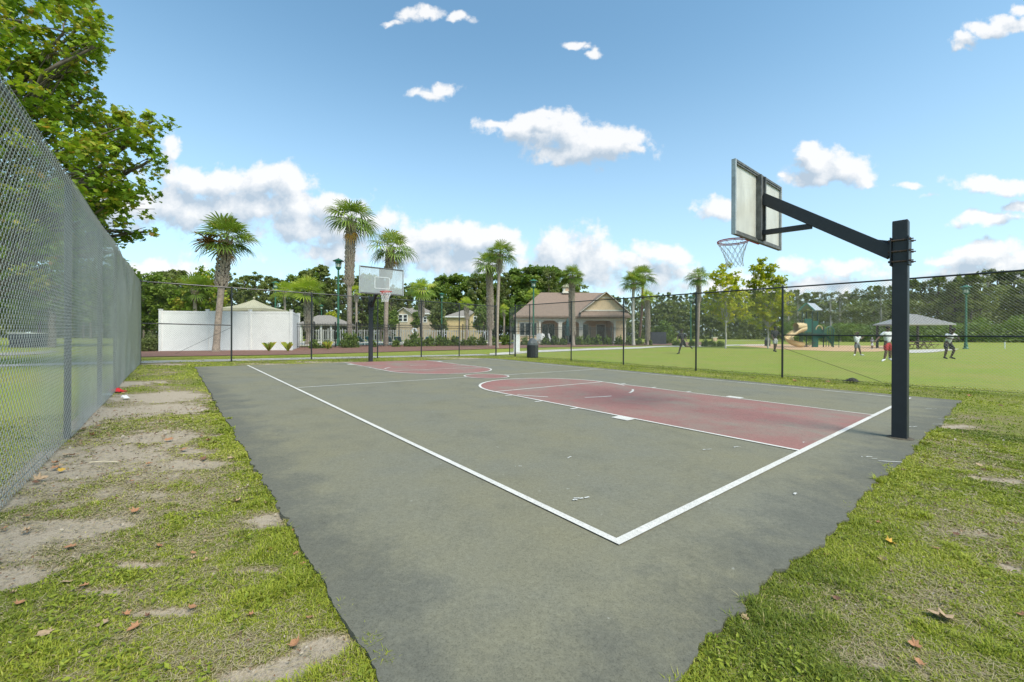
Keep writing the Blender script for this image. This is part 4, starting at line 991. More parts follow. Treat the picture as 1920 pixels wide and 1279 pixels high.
# white vinyl enclosure
enc = empty('vinyl_fence', GZ(298, 27.2), 'white vinyl privacy fence enclosure behind the far fence, left of the pool', 'fence')
e0 = np.array(GZ(298, 27.2))
def encp(px, Y): g = GZ(px, Y); return np.array([g.x-e0[0], g.y-e0[1], float(gz(g.x, g.y))-e0[2]])
ep = [encp(301, 27.3), encp(389, 27.9), encp(469, 28.3), encp(546, 28.4)]; EH = 2.68
for p in ep+[encp(560, 33.5)]:
    mb = MB(); mb.box((p[0], p[1], p[2]+EH/2+.03), (.15,.15,EH+.10)); mb.box((p[0], p[1], p[2]+EH+.10), (.19,.19,.04)); mb.build('post', M_vinyl, enc)
for a, b in zip(ep, ep[1:]+[encp(560, 33.5)]):
    L_ = np.linalg.norm((b-a)[:2]); d = (b-a)/L_; n = int(L_/.16); mb = MB()
    c = (a+b)/2; mb.box((c[0], c[1], c[2]+EH/2+.02), (L_-.14, .035, EH-.22), rz=math.atan2(d[1], d[0]))
    for z in (.10, EH-.07): c = (a+b)/2; mb.box((c[0], c[1], c[2]+z), (L_-.15, .06, .14), rz=math.atan2(d[1], d[0]))
    mb.build('panel', M_vinyl, enc)
# khaki canopy
cn = empty('shade_canopy', GZ(476, 34), 'khaki pyramid shade canopy rising behind the white vinyl enclosure', 'canopy')
z_e, z_a = AT(476, 580, 34).z-cn.location.z, AT(476, 561.5, 34).z-cn.location.z
mb = MB(); hw = 1.8; P = [(-hw,-hw,z_e),(hw,-hw,z_e),(hw,hw,z_e),(-hw,hw,z_e),(0,0,z_a)]
for i in range(4):
    a, b = np.array(P[i]), np.array(P[(i+1)%4]); ap = np.array(P[4]); N_ = 6
    for k in range(N_):
        s0_, s1_ = k/N_, (k+1)/N_; sg = lambda s: -.14*math.sin(s*math.pi)
        q = [a+(ap-a)*s0_, b+(ap-b)*s0_, b+(ap-b)*s1_, a+(ap-a)*s1_]; q = [p+np.array([0,0,sg(s0_ if j < 2 else s1_)]) for j, p in enumerate(q)]; mb.add(q, [(0,1,2,3)])
    v = [a, b, b-np.array([0,0,.22]), a-np.array([0,0,.22])]; mb.add(v, [(0,1,2,3)])
mb.ball((0,0,z_a+.12), .09, 8, 6); mb.build('canopy_cloth', M_khaki, cn)
for i in range(4):
    mb = MB(); x, y, _ = P[i]; mb.tube([(x*.93,y*.93,0),(x*.93,y*.93,z_e)], .05, 8); mb.build('pole', M_alum, cn)
# black aluminium pool fence
pf = empty('pool_fence', (0,0,0), 'black aluminium picket fence around the pool with pointed pickets', 'fence')
PXS = np.linspace(549, 1186, 17); FHH = 1.92
for i, p in enumerate(PXS):
    g = GZ(p, FY(p)); mb = MB(); mb.box((g.x, g.y, g.z+FHH/2+.05), (.08,.08,FHH+.16)); mb.lathe([(.06,0),(.05,.04),(0,.07)], (g.x,g.y,g.z+FHH+.13), 4); mb.build('post', M_alum, pf)
for p, q in zip(PXS[:-1], PXS[1:]):
    a, b = np.array(GZ(p, FY(p))), np.array(GZ(q, FY(q))); L_ = np.linalg.norm(b-a); n = int(L_/.115); mb = MB()
    for i in range(1, n):
        c = a+(b-a)*i/n; mb.box((c[0], c[1], c[2]+FHH/2+.05), (.022,.022,FHH)); mb.add([(c[0]-.014,c[1],c[2]+FHH+.05),(c[0]+.014,c[1],c[2]+FHH+.05),(c[0],c[1]-.014,c[2]+FHH+.05),(c[0],c[1],c[2]+FHH+.13)], [(0,2,3,3),(2,1,3,3),(1,0,3,3)])
    for z in (.16, FHH-.24, FHH-.05): mb.beam(a+np.array([0,0,z]), b+np.array([0,0,z]), .03, .04)
    mb.build('picket_panel', M_alum, pf)
# white picket fence on the far side of the pool
M_vgrey = mat('aged_white_slats', (.46,.46,.43), .8, .2, 1)
wf = empty('white_picket_fence', (0,0,0), 'white slatted fence along the far side of the pool deck', 'fence')
prev_ = None
for p in np.linspace(588, 915, 13):
    g = GZ(p, 62); mb = MB(); mb.box((g.x, g.y, g.z+.95), (.14,.14,1.95)); mb.build('post', M_vgrey, wf)
    if prev_ is not None:
        a, b = prev_, np.array(g); L_ = np.linalg.norm(b-a); n = int(L_/.34); mb = MB()
        for i in range(1, n): c = a+(b-a)*i/n; mb.box((c[0], c[1], c[2]+.92), (.13,.03,1.72))
        for z in (.25, 1.6): mb.beam(a+np.array([0,.03,z]), b+np.array([0,.03,z]), .04, .09)
        mb.build('slat_panel', M_vgrey, wf)
    prev_ = np.array(g)
def hip_roof(mb, x0, x1, y0, y1, ze, zr, rx0, rx1, yr=None, th=.12):
    yr = (y0+y1)/2 if yr is None else yr
    V = [(x0,y0,ze),(x1,y0,ze),(x1,y1,ze),(x0,y1,ze),(rx0,yr,zr),(rx1,yr,zr)]
    mb.add(V, [(0,1,5,4),(2,3,4,5),(1,2,5,5),(3,0,4,4)])
    V = [(x0,y0,ze),(x1,y0,ze),(x1,y1,ze),(x0,y1,ze),(x0,y0,ze-th),(x1,y0,ze-th),(x1,y1,ze-th),(x0,y1,ze-th)]
    mb.add(V, [(4,5,1,0),(5,6,2,1),(6,7,3,2),(7,4,0,3),(7,6,5,4)])
def gable(mb, x0, x1, zb, xa, za, y, dep=.0):
    mb.add([(x0,y,zb),(x1,y,zb),(xa,y,za)], [(0,1,2,2)])
# clubhouse
Y0 = 52.; KM = Y0/F
ch = empty('clubhouse', (0,0,0), 'peach clubhouse with brown hip roof, front gable, cream columns and a small cupola', 'building')
X = lambda p: (p-960)*KM
zz = lambda y: CH+(YH+1-y)*KM
zg = .15; g0 = zg
mb = MB(); siding(mb, X(968), X(1012), g0, 3.4, Y0); mb.box(((X(968)+X(1012))/2, Y0+.16, (g0+3.4)/2), (X(1012)-X(968), .28, 3.4-g0)); mb.box((X(968)+.1, Y0+4.6, 1.8), (.2, 9, 3.2)); mb.build('wall', M_peach, ch)
mb = MB(); siding(mb, X(1151), X(1173), g0, 3.4, Y0); mb.box(((X(1151)+X(1173))/2, Y0+.16, (g0+3.4)/2), (X(1173)-X(1151), .28, 3.4-g0)); mb.box((X(1173)-.1, Y0+4.6, 1.8), (.2, 9, 3.2)); mb.build('wall', M_peach, ch)
mb = MB(); mb.box(((X(1012)+X(1151))/2, Y0+3.2, 1.8), (X(1151)-X(1012), .25, 3.2)); mb.box((X(1012)+.1, Y0+1.7, 1.8), (.2, 2.9, 3.2)); mb.box((X(1151)-.1, Y0+1.7, 1.8), (.2, 2.9, 3.2)); mb.build('porch_wall', M_porch, ch)
mb = MB(); mb.box(((X(966)+X(1175))/2, Y0-.05, 3.22), (X(1175)-X(966), .14, .26)); mb.box(((X(966)+X(1175))/2, Y0+1.6, 3.44), (X(1175)-X(966), 3.6, .08))
mb.box((X(968)+.06, Y0-.04, 1.6), (.16,.1,3.0)); mb.box((X(1172)+.02, Y0-.04, 1.6), (.16,.1,3.0)); mb.build('cream_fascia', M_cream, ch)
for p in (1012, 1050, 1089, 1152):
    mb = MB(); w = .46 if p in (1050, 1089) else .24; mb.box((X(p), Y0-.02, 1.62), (w, .4, 2.96)); mb.box((X(p), Y0-.02, .35), (w+.14, .5, .4)); mb.box((X(p), Y0-.02, 3.0), (w+.12, .46, .12))
    for s_ in ((-1, 1) if p in (1050, 1089) else ((1,) if p == 1012 else (-1,))):
        for i in range(4): mb.box((X(p)+s_*(w/2+.06+i*.1), Y0-.02, 3.02-.035*(3-i)**1.5*.55), (.11, .2, .10+.07*(3-i)))
    mb.build('column', M_cream, ch)
def opening(x0, x1, z0, z1, y, bars=0, m=None, nm='window'):
    f = MB(); t = .09
    for a, b, c, d in ((x0-t,x1+t,z1,z1+t),(x0-t,x1+t,z0-t,z0),(x0-t,x0,z0,z1),(x1,x1+t,z0,z1)): f.box(((a+b)/2, y, (c+d)/2), (b-a, .08, d-c))
    for i in range(bars): xx = x0+(x1-x0)*(i+1)/(bars+1); f.box((xx, y, (z0+z1)/2), (.06,.07,z1-z0))
    o = f.build(nm, M_cream, ch); g = MB(); g.box(((x0+x1)/2, y+.02, (z0+z1)/2), (x1-x0, .03, z1-z0)); g.build('pane' if nm == 'window' else 'leaf', m or M_dark, o)
opening(X(975), X(983), 1.25, 2.75, Y0-.04); opening(X(985), X(995), 1.25, 2.75, Y0-.04); opening(X(997), X(1006), 1.25, 2.75, Y0-.04)
opening(X(1020), X(1044), .3, 2.7, Y0+3.03, 1); opening(X(1056), X(1066), .3, 2.7, Y0+3.03); opening(X(1072), X(1082), .3, 2.7, Y0+3.03)
opening(X(1099), X(1111), .3, 2.7, Y0+3.03); opening(X(1128), X(1144), .2, 2.65, Y0+3.03, 0, M_door, 'door')
mb = MB(); hip_roof(mb, X(962), X(1180), Y0-.7, Y0+9.6, 3.66, 7.05, 3.9, X(1133)+.9, Y0+4.5, .2); mb.build('roof', M_shing, ch)
yg = Y0-.75
mb = MB(); xa = X(1133); xl, xr = X(1090), X(1170); zb, za = zz(584), zz(550)
for s_, xe in ((-1, xl), (1, xr)):
    dx = (xe-xa); ext = .10
    a = (xa, yg-.35, za+.1); b = (xe+dx*ext, yg-.35, zb-(za-zb)*ext+.1); c = (xe+dx*ext, yg+4.5, zb-(za-zb)*ext+.1); d = (xa, yg+6.5, za+.1)
    lo = [(p[0], p[1], p[2]-.14) for p in (a, b, c, d)]; mb.add([a,b,c,d]+lo, [(0,1,2,3),(7,6,5,4),(0,4,5,1),(1,5,6,2)])
mb.add([(xl-.35,yg-.75,3.68),(xr+.35,yg-.75,3.68),(xr+.1,yg,zb-.02),(xl-.1,yg,zb-.02)], [(0,1,2,3)]); mb.add([(xl-.35,yg-.75,3.5),(xr+.35,yg-.75,3.5),(xr+.35,yg-.75,3.68),(xl-.35,yg-.75,3.68)], [(0,1,2,3)]); mb.build('gable_roof', M_shing, ch)
mb = MB(); n = 12
for i in range(n):
    t0, t1 = i/n, (i+.92)/n; z0_, z1_ = zb+(za-zb)*t0, zb+(za-zb)*t1; mb.add([(xl+(xa-xl)*t0,yg,z0_),(xr+(xa-xr)*t0,yg,z0_),(xr+(xa-xr)*t1,yg-.02,z1_),(xl+(xa-xl)*t1,yg-.02,z1_)], [(0,1,2,3)])
mb.add([(xl,yg+.03,zb),(xr,yg+.03,zb),(xa,yg+.03,za)], [(0,1,2,2)]); mb.build('gable_siding', M_peach, ch)
mb = MB(); mb.beam((xl-.4,yg-.36,zb-.22),(xa,yg-.36,za+.02), .05, .2, up=(0,1,0)); mb.beam((xr+.4,yg-.36,zb-.22),(xa,yg-.36,za+.02), .05, .2, up=(0,1,0)); mb.box(((xl+xr)/2, yg-.05, zb+.06), (xr-xl-.2,.06,.16)); mb.box((xa, yg-.05, za-.62), (1.5,.06,.1)); mb.build('gable_trim', M_cream, ch)
cu = MB(); xc, yc_ = (1062-960)*(Y0+4.5)/F, Y0+4.5; cu.box((xc,yc_,7.35), (1.0,1.0,.75)); cu.box((xc,yc_,7.02), (1.25,1.25,.2)); o = cu.build('cupola', M_cream, ch)
cu = MB(); hip_roof(cu, xc-.7, xc+.7, yc_-.7, yc_+.7, 7.82, 8.35, xc, xc, None, .08); cu.build('cupola_roof', M_khaki, o)
cu = MB(); cu.box((xc,yc_-.51,7.42), (.44,.02,.42)); cu.build('louvre', M_porch, o)
# houses beyond the trees
def house(name, label, px0, px1, Y, yb, ye, yr, mw, mr_, wins=(), gab=None, dep=9, two=False):
    K = Y/F; g = GZ((px0+px1)/2, Y); root = empty(name, g, label, 'house'); x0, x1 = (px0-960)*K-g.x, (px1-960)*K-g.x; ze, zr = AT(px0, ye, Y).z-g.z, AT(px0, yr, Y).z-g.z
    mb = MB(); mb.box(((x0+x1)/2, dep/2, ze/2), (x1-x0, dep, ze)); mb.build('wall', mw, root)
    mb = MB(); hip_roof(mb, x0-.4, x1+.4, -.4, dep+.4, ze+.05, zr, x0+(x1-x0)*.38, x0+(x1-x0)*.62, None, .18); rf = mb.build('roof', mr_, root)
    mb = MB(); mb.box(((x0+x1)/2, -.42, ze-.02), (x1-x0+.84, .04, .22)); mb.build('fascia', M_vinyl, rf)
    if gab:
        ga0, ga1, gy_ = gab; a0, a1 = (ga0-960)*K-g.x, (ga1-960)*K-g.x; zg_ = AT(ga0, gy_, Y).z-g.z; am = (a0+a1)/2
        mb = MB(); mb.box((am, -.6, ze/2), (a1-a0-.5, 1.2, ze)); mb.add([(a0+.25,-1.2,ze),(a1-.25,-1.2,ze),(am,-1.2,zg_-.15)], [(0,1,2,2)]); mb.build('wall', mw, root)
        mb = MB()
        for xe in (a0, a1): mb.add([(am,-1.5,zg_),(xe-(.2 if xe == a0 else -.2),-1.5,ze-.05),(xe-(.2 if xe == a0 else -.2),2.,ze-.05),(am,4.,zg_)], [(0,1,2,3)])
        rg_ = mb.build('gable_roof', mr_, root); mb = MB()
        for xe in (a0, a1): mb.beam((am,-1.53,zg_-.05),(xe,-1.53,ze-.1), .05, .2, up=(0,1,0))
        mb.build('bargeboard', M_vinyl, rg_)
    for (wx, wy, ww, wh, fy) in wins:
        c = ((wx-960)*K-g.x, fy, AT(wx, wy, Y).z-g.z); w, h = ww*K, wh*K; f = MB(); f.box(c, (w+.24,.08,h+.24)); o = f.build('window', M_vinyl, root); f = MB(); f.box((c[0],c[1]-.045,c[2]+h*.26), (w,.02,h*.44)); f.box((c[0],c[1]-.045,c[2]-h*.26), (w,.02,h*.44)); f.build('pane', M_dark, o)
    return root
house('house', 'tan two storey house with grey gabled roof seen through the pool fence', 742, 808, 80, 640, 588, 573, M_tan, M_shg, [(754,597,6,12,-1.24),(763,597,6,12,-1.24),(797,599,5,9,-.05)], (744, 776, 577))
house('house', 'yellow house with pale grey roof and front gable seen past the gate gap', 837, 902, 77, 640, 594, 579, M_yelw, M_shg, [(892,600,4,11,-1.24)], (879, 906, 583))
ph = empty('pool_pavilion', GZ(612, 66), 'low open pavilion with grey brown roof and white columns beyond the pool', 'building')
K6 = 66/F; mb = MB(); hip_roof(mb, (572-612)*K6, (650-612)*K6, -2.5, 3.5, AT(612,608,66).z-ph.location.z, AT(612,591,66).z-ph.location.z, -1.6, .4, None, .25); mb.build('roof', M_shg, ph)
for p in (578, 596, 614, 632, 645):
    mb = MB(); mb.box(((p-612)*K6, -2.2, 1.3), (.25,.25,2.6)); mb.build('column', M_vinyl, ph)
mb = MB(); mb.box(((600-612)*K6, 2.5, 1.3), (2.6,.2,2.5)); mb.build('back_wall', M_shg, ph)
# ------------------------------------------------------------------ lamps
def lamp(px, Y, ytop, label, zb=None):
    g = GZ(px, Y); H = AT(px, ytop, Y).z-g.z; root = empty('street_lamp', g, label, 'street lamp', 'green lantern posts'); s = 1.0
    mb = MB(); mb.lathe([(.24,-.05),(.24,.08),(.17,.16),(.14,.55),(.10,.7),(.085,H-1.35),(.075,H-1.1)], n=12); mb.build('pole', M_grn, root, smooth=False)
    mb = MB(); mb.lathe([(.07,H-1.12),(.16,H-1.05),(.19,H-.98),(.26,H-.9),(.26,H-.84),(.0,H-.84)], n=12)
    for i in range(8): a = 2*math.pi*i/8; mb.box((.25*math.cos(a), .25*math.sin(a), H-.53), (.028,.028,.64), rz=a)
    mb.lathe([(.26,H-.38),(.28,H-.36),(.28,H-.52),(.26,H-.52)], n=12); mb.build('lantern_cage', M_grn, root)
    mb = MB(); mb.lathe([(.0,H-.84),(.20,H-.84),(.22,H-.3),(0,H-.3)], n=12); mb.build('lantern_glass', M_glass, root)
    mb = MB(); mb.lathe([(0,H-.31),(.48,H-.31),(.50,H-.27),(.42,H-.22),(.14,H-.08),(.06,H-.05),(.04,H),(0,H)], n=16); mb.build('lantern_cap', M_grn, root)
lamp(634, 38.6, 484, 'nearest green lantern lamp post, beside the tallest palm at the pool fence')
lamp(516, 55, 527, 'green lantern lamp post over the white enclosure by the bushy palm')
lamp(602.5, 85, 571, 'small distant lamp post over the low pool pavilion')
lamp(828, 70, 549, 'green lantern lamp post between the tan and the yellow house')
lamp(1000, 46.5, 523, 'green lantern lamp post at the left end of the clubhouse')
lamp(894, 86, 574, 'small distant lamp post before the yellow house gable')
lamp(1295, 66, 554, 'dark green lamp post beside the lone palm by the field path')
lamp(1811, 43.5, 534, 'green lantern lamp post on the field, right of the picnic shelter')
# ------------------------------------------------------------------ bins, cabinets, posts
M_bin = mat("black_bin_plastic", (.035,.035,.037), .55, .2, 12)
M_bin2 = mat("grey_dome_lid", (.13,.14,.14), .5, .2, 8)
def can(px, py, label, w=.31, h=.72, lid=True, Y=None):
    g = Vector((*G(px, py), 0)) if Y is None else GZ(px, Y); g.z = float(gz(g.x, g.y)); root = empty('trash_can', g, label, 'trash can', 'park trash cans')
    mb = MB(); mb.lathe([(w*.92,0),(w,.03),(w,h-.05),(w*1.04,h-.04),(w*1.04,h),(w*.9,h)], n=20); 
    for i in range(20): a = 2*math.pi*i/20; mb.box((w*math.cos(a), w*math.sin(a), h/2), (.02,.03,h*.9), rz=a)
    mb.build('bin_body', M_bin, root)
    mb = MB(); mb.lathe([(w*.98,h),(w*.95,h+.1),(w*.75,h+.25),(w*.45,h+.36),(w*.2,h+.40),(0,h+.41)], n=20); mb.box((0,-w*.72,h+.15), (.26,.1,.14), rx=R(-20)); mb.build('dome_lid', M_bin2, root, smooth=False); return root
can(998.5, 671, 'black trash can with grey dome lid on grass where the field fence ends')
can(1439, 649, 'black trash can on the path edge beside the person in the black shirt')
cb = empty('utility_box', GZ(969, 28.6), 'tall white utility box behind the gate leaf, beside the trash can', 'utility box')
mb = MB(); mb.box((0,0,.65), (.42,.3,1.22)); o = mb.build('cabinet', M_vinyl, cb); bv = o.modifiers.new('bevel','BEVEL'); bv.width = .015
mb = MB(); mb.box((0,0,.02), (.55,.42,.08)); mb.build('base_slab', M_conc, cb)
mb = MB(); mb.box((0,0,1.275), (.46,.34,.03)); mb.build('lid', M_vinyl, cb)
ub = empty('utility_cabinet', GZ(54, 33), 'dark grey utility cabinet with pale top on the lawn behind the left fence', 'cabinet')
M_ub = mat("blue_grey_cabinet", (.04,.047,.06), .85, .15, 4)
mb = MB(); mb.box((0,0,.55), (2.0,1.0,1.1)); 
for x in (-.5, .5): mb.box((x,-.506,.55), (.9,.012,.95))
mb.build('cabinet', M_ub, ub); mb = MB(); mb.box((0,0,1.13), (2.1,1.1,.06)); mb.build('lid', M_vinyl, ub)
bx = empty('bin_enclosure', GZ(1235, 58), 'dark slatted bin enclosure before the conical tree', 'enclosure')
mb = MB()
for i in range(14): mb.box((-.95+i*.146, 0, .85), (.13,.04,1.7))
mb.build('slat_front', M_ub, bx); mb = MB(); mb.box((-1.02,.6,.85), (.06,1.2,1.7)); mb.box((1.02,.6,.85), (.06,1.2,1.7)); mb.box((0,1.2,.85), (2.1,.06,1.7)); mb.build('side_panel', M_ub, bx)
pr = empty('brick_pier', GZ(1340, 98), 'small brick pier with pale cap at the far edge of the field', 'pier')
mb = MB(); mb.box((0,0,.4), (.9,.6,.9)); mb.build('shaft', M_porch, pr); mb = MB(); mb.box((0,0,.9), (1.15,.8,.14)); mb.build('cap', M_cream, pr)
mp_ = empty('marker_post', GZ(1884, 45), 'short white marker post standing alone on the field at the right edge', 'post')
mb = MB(); mb.tube([(0,0,-.1),(0,0,.68)], .045, 8); mb.build('shaft', M_vinyl, mp_); mb = MB(); mb.lathe([(.05,.66),(.055,.70),(0,.74)], n=8); mb.build('cap', M_vinyl, mp_)
# closed umbrella, patio chairs, loungers
um = empty('patio_umbrella', GZ(1064, 49.5), 'closed dark teal umbrella on the clubhouse porch', 'umbrella')
mb = MB(); mb.tube([(0,0,0),(0,0,3.15)], .03, 8); mb.build('pole', M_alum, um); mb = MB(); mb.lathe([(.12,.95),(.30,1.0),(.26,1.9),(.16,2.7),(.05,3.05),(0,3.1)], n=9); mb.build('folded_canopy', M_umb, um)
def chair(g, rz, label, m, group):
    root = empty('patio_chair', g, label, 'chair', group, rz)
    mb = MB(); mb.box((0,0,.44), (.6,.58,.05)); mb.build('seat', m, root)
    mb = MB()
    for i in range(5): mb.box((-.24+i*.12, .30, .82), (.09,.03,.78+.1*(2-abs(i-2))), rx=R(-14))
    mb.build('backrest', m, root)
    for x in (-.3,.3):
        mb = MB(); mb.box((x,0,.64), (.09,.62,.03)); mb.box((x,-.27,.32), (.05,.05,.64)); mb.build('armrest', m, root)
    for x in (-.27,.27): mb = MB(); mb.box((x,.25,.22), (.05,.05,.44)); mb.build('leg', m, root)
    return root
for px, Y, rz, lb in [(1008,47.5,R(-30),'white patio chair left of the other white chairs at the clubhouse porch'),(1019,49,R(20),'white patio chair in the middle beside the low white table'),(1035,48.5,R(70),'white patio chair turned sideways near the first porch column')]: chair(GZ(px, Y), rz, lb, M_vinyl, 'white patio chairs')
tb = empty('side_table', GZ(1026, 48), 'low white table between the white patio chairs', 'table'); mb = MB(); mb.box((0,0,.62), (.7,.7,.05)); mb.build('tabletop', M_vinyl, tb)
for x in (-.28,.28):
    for y in (-.28,.28): mb = MB(); mb.box((x,y,.3), (.05,.05,.6)); mb.build('leg', M_vinyl, tb)
M_sling = mat("teal_sling_fabric", (.10,.30,.34), .7, .1, 8)
lsrc = None
for i, (px, Y) in enumerate([(690,40),(703,42),(735,40.5),(748,40.8),(800,41.5),(816,42.5),(845,44)]):
    if lsrc is None:
        root = empty('pool_lounger', (0,0,0), 'white framed lounger with teal sling on the deck behind the pool fence', 'lounger', 'loungers on the pool deck')
        mb = MB(); mb.box((0,0,.36), (.6,1.3,.03)); mb.build('seat', M_sling, root); mb = MB(); mb.box((0,.92,.60), (.6,.75,.03), rx=R(42)); mb.build('backrest', M_sling, root)
        mb = MB(); mb.box((-.32,.1,.34), (.04,1.5,.05)); mb.box((.32,.1,.34), (.04,1.5,.05)); mb.build('frame', M_vinyl, root)
        for x in (-.3,.3):
            for y in (-.5,.6): mb = MB(); mb.box((x,y,.16), (.04,.04,.34)); mb.build('leg', M_vinyl, root)
        lsrc = root
    else: root = copy_tree(lsrc)
    root.location = GZ(px, Y); root.rotation_euler.z = R(150+13*i)
rg2 = empty('life_ring', GZ(777, 52), 'round white life ring hanging on a post across the pool', 'life ring')
mb = MB(); th = np.linspace(0, 2*math.pi, 25); mb.tube([(.28*math.cos(t), -.08, 1.55+.28*math.sin(t)) for t in th], .085, 8, caps=False); mb.build('ring', M_vinyl, rg2); mb = MB(); mb.box((0,0,.9), (.1,.08,2.0)); mb.build('post', M_alum, rg2)
# more garden trees around the pool
lobed_tree('garden_tree', 'dark dense tree filling the gap between the tan and yellow houses', 'tree', GZ(822, 72), PL([(822,585,14),(820,600,16),(826,612,14),(815,572,8),(830,570,8)], 72, 1, 31), .34, 2600, M_pine, M_bark, 61, .2, .4, per=24, crad=.8)
lobed_tree('garden_tree', 'olive tree at the right side of the yellow house', 'tree', GZ(905, 66), PL([(903,590,13),(908,605,15),(898,612,12),(905,578,8)], 66, 1, 32), .30, 2200, M_oak, M_bark, 62, .15, .4, per=22, crad=.6)
lobed_tree('garden_tree', 'leafy green tree hidden behind the far backboard pole', 'tree', GZ(714, 58), PL([(712,578,14),(716,595,16),(704,600,12),(738,602,9),(742,590,7)], 58, 1, 33), .28, 3600, M_oak, M_bark, 63, .14, .4, per=22, crad=.6, tones=(.3,.95))
lobed_tree('garden_tree', 'slim yellowish tree before the tan house', 'tree', GZ(778, 64), PL([(782,592,7),(780,606,9),(783,578,5)], 64, 1, 34), .26, 1500, M_oak, M_bark, 64, .1, .4, per=20, crad=.45)
lobed_tree('garden_tree', 'small yellow green tree over the low pool pavilion', 'tree', GZ(622, 78), PL([(622,592,10),(628,600,9),(614,600,8)], 78, 1, 35), .28, 1500, M_yel, M_bark, 65, .1, .4, per=20, crad=.5)
lobed_tree('garden_tree', 'bright green tree between the leaning palms and the clubhouse', 'tree', GZ(958, 70), PL([(955,585,14),(962,600,14),(948,605,10),(955,570,10)], 70, 1, 36), .3, 2400, M_oak, M_bark, 66, .14, .4, per=22, crad=.6, tones=(.3,.95))
# ------------------------------------------------------------------ playground
M_pgn = mat("green_play_plastic", (.02,.14,.10), .45, .15, 5)
M_ptan = mat("tan_play_plastic", (.55,.42,.22), .45, .08, 3)
M_psteel = mat("dark_green_play_steel", (.015,.05,.04), .45, .2, 8)
M_lroof = mat("sunlit_grey_roof_slope", (.33,.36,.39), .5, .05, 3)  # sunlight on the roof's right slope, put into the colour as pale grey
pgd = empty('playground', GZ(1515, 47), 'green playground tower with peaked roof and tan spiral slide', 'playground')
KP = 47/F; gp = pgd.location.copy(); gpz = gp.z
def PP(px, py, dy=0.): return np.array([(px-960)*KP*(47+dy)/47-gp.x, dy, CH+(YH+2-py)*KP*(47+dy)/47-gpz])
for px, dy, yt in [(1504,0,584),(1523,0,584),(1512,1.2,584),(1533,1.2,584),(1544,.3,612),(1562,.3,616),(1500,.6,600)]:
    a = PP(px, 640, dy); b = PP(px, yt, dy); mb = MB(); mb.tube([(a[0], a[1], -.1), tuple(b)], .06, 8); mb.build('post', M_psteel, pgd)
mb = MB(); a, b = PP(1500, 626), PP(1545, 626); mb.box(((a[0]+b[0])/2, .6, a[2]), (b[0]-a[0], 1.4, .1)); mb.build('deck', M_psteel, pgd)
mb = MB(); rA, rB = PP(1512,567.5,-.3), PP(1527,568.5,1.5); lA, lB = PP(1496,582,-.3), PP(1509,582,1.5); r1, r2 = PP(1527,581,-.3), PP(1542,580.5,1.5)
mb.add([rA,rB,lB,lA], [(0,1,2,3)]); mb.add([rA,lA,lA+[0,0,-.1],rA+[0,0,-.1]], [(0,1,2,3)]); mb.build('roof_panel', M_pgn, pgd); mb = MB(); mb.add([rA,r1,r2,rB], [(0,1,2,3)]); mb.add([r1,r2,r2-[0,0,.06],r1-[0,0,.06]], [(0,1,2,3)]); mb.build('roof_panel', M_lroof, pgd)
mb = MB(); mb.beam(rA-[0,0,.05], lA-[0,0,.05], .06, .12); mb.beam(rA-[0,0,.05], r1-[0,0,.05], .06, .12); mb.build('roof_beam', M_pgn, pgd)
for (x0, x1, y0, y1, dy) in [(1508,1521.5,598,623,-.05),(1523.5,1534,602,625,.2),(1524,1534,629,652,.3),(1534,1546,616,634,.5)]:
    a, b = PP(x0, y1, dy), PP(x1, y0, dy); mb = MB(); c = (a+b)/2; mb.box(c, (b[0]-a[0], .06, b[2]-a[2])); n = 4
    for i in range(n): mb.box((a[0]+(b[0]-a[0])*(i+.5)/n, c[1]-.05, c[2]), (.05,.05,(b[2]-a[2])*.9))
    mb.build('side_panel', M_pgn, pgd)
def trough(mb, pts, w, h):
    pts = np.array(pts, float); d = np.gradient(pts, axis=0); d /= np.linalg.norm(d, axis=1, keepdims=True); sd = np.cross(d, (0,0,1.)); sd /= np.linalg.norm(sd, axis=1, keepdims=True); n = len(pts); M = 9
    th = np.linspace(math.pi, 2*math.pi, M); V = []
    for off in (0, .05):
        for i in range(n):
            for t in th: V.append(pts[i]+sd[i]*math.cos(t)*(w/2+off)+np.array([0,0,1])*(math.sin(t)*(h+off)+h))
    f = [];
    for i in range(n-1):
        for j in range(M-1): k = i*M+j; f.append((k,k+1,k+1+M,k+M)); k += n*M; f.append((k,k+M,k+1+M,k+1))
        for j in (0, M-1): f.append((i*M+j,(i+1)*M+j,(i+1)*M+j+n*M,i*M+j+n*M))
    mb.add(V, f)
sp_ = [PP(1508,622,.2),PP(1499,623,.0),PP(1490,628,-.3),PP(1481,635,-.7),PP(1478,641,-1.3),PP(1484,646,-1.9),PP(1493,649.5,-2.0),PP(1503,650.5,-1.6)]
t_ = np.linspace(0, 7, 36); spp = np.stack([np.interp(t_, range(8), [p[j] for p in sp_]) for j in range(3)], -1)
for _ in range(3): spp[1:-1] = (spp[:-2]+spp[1:-1]*2+spp[2:])/4
mb = MB(); trough(mb, spp, .68, .5); mb.build('spiral_slide', M_ptan, pgd, smooth=True)
mb = MB(); a = PP(1499,612,.1); mb.tube([PP(1492,612,0.),PP(1508,611,.2)], .40, 14, caps=False); mb.build('slide_hood', M_ptan, pgd)
mb = MB(); trough(mb, [PP(1540,628,.3),PP(1548,632,.2),PP(1555,641,.0),PP(1562,650,-.2)], .7, .4); mb.build('straight_slide', M_pgn, pgd)
mb = MB(); th = np.linspace(0, math.pi, 12)
for dy in (-.1, .5): mb.tube([PP(1536+6*math.cos(t), 618-8*math.sin(t), dy) for t in th], .05, 6)
mb.build('arched_rail', M_ptan, pgd)
mb = MB(); th = np.linspace(0, math.pi, 12)
for dy in (.2, .9): mb.tube([PP(1556+8*math.cos(t), 622-10*math.sin(t), dy) for t in th], .05, 6)
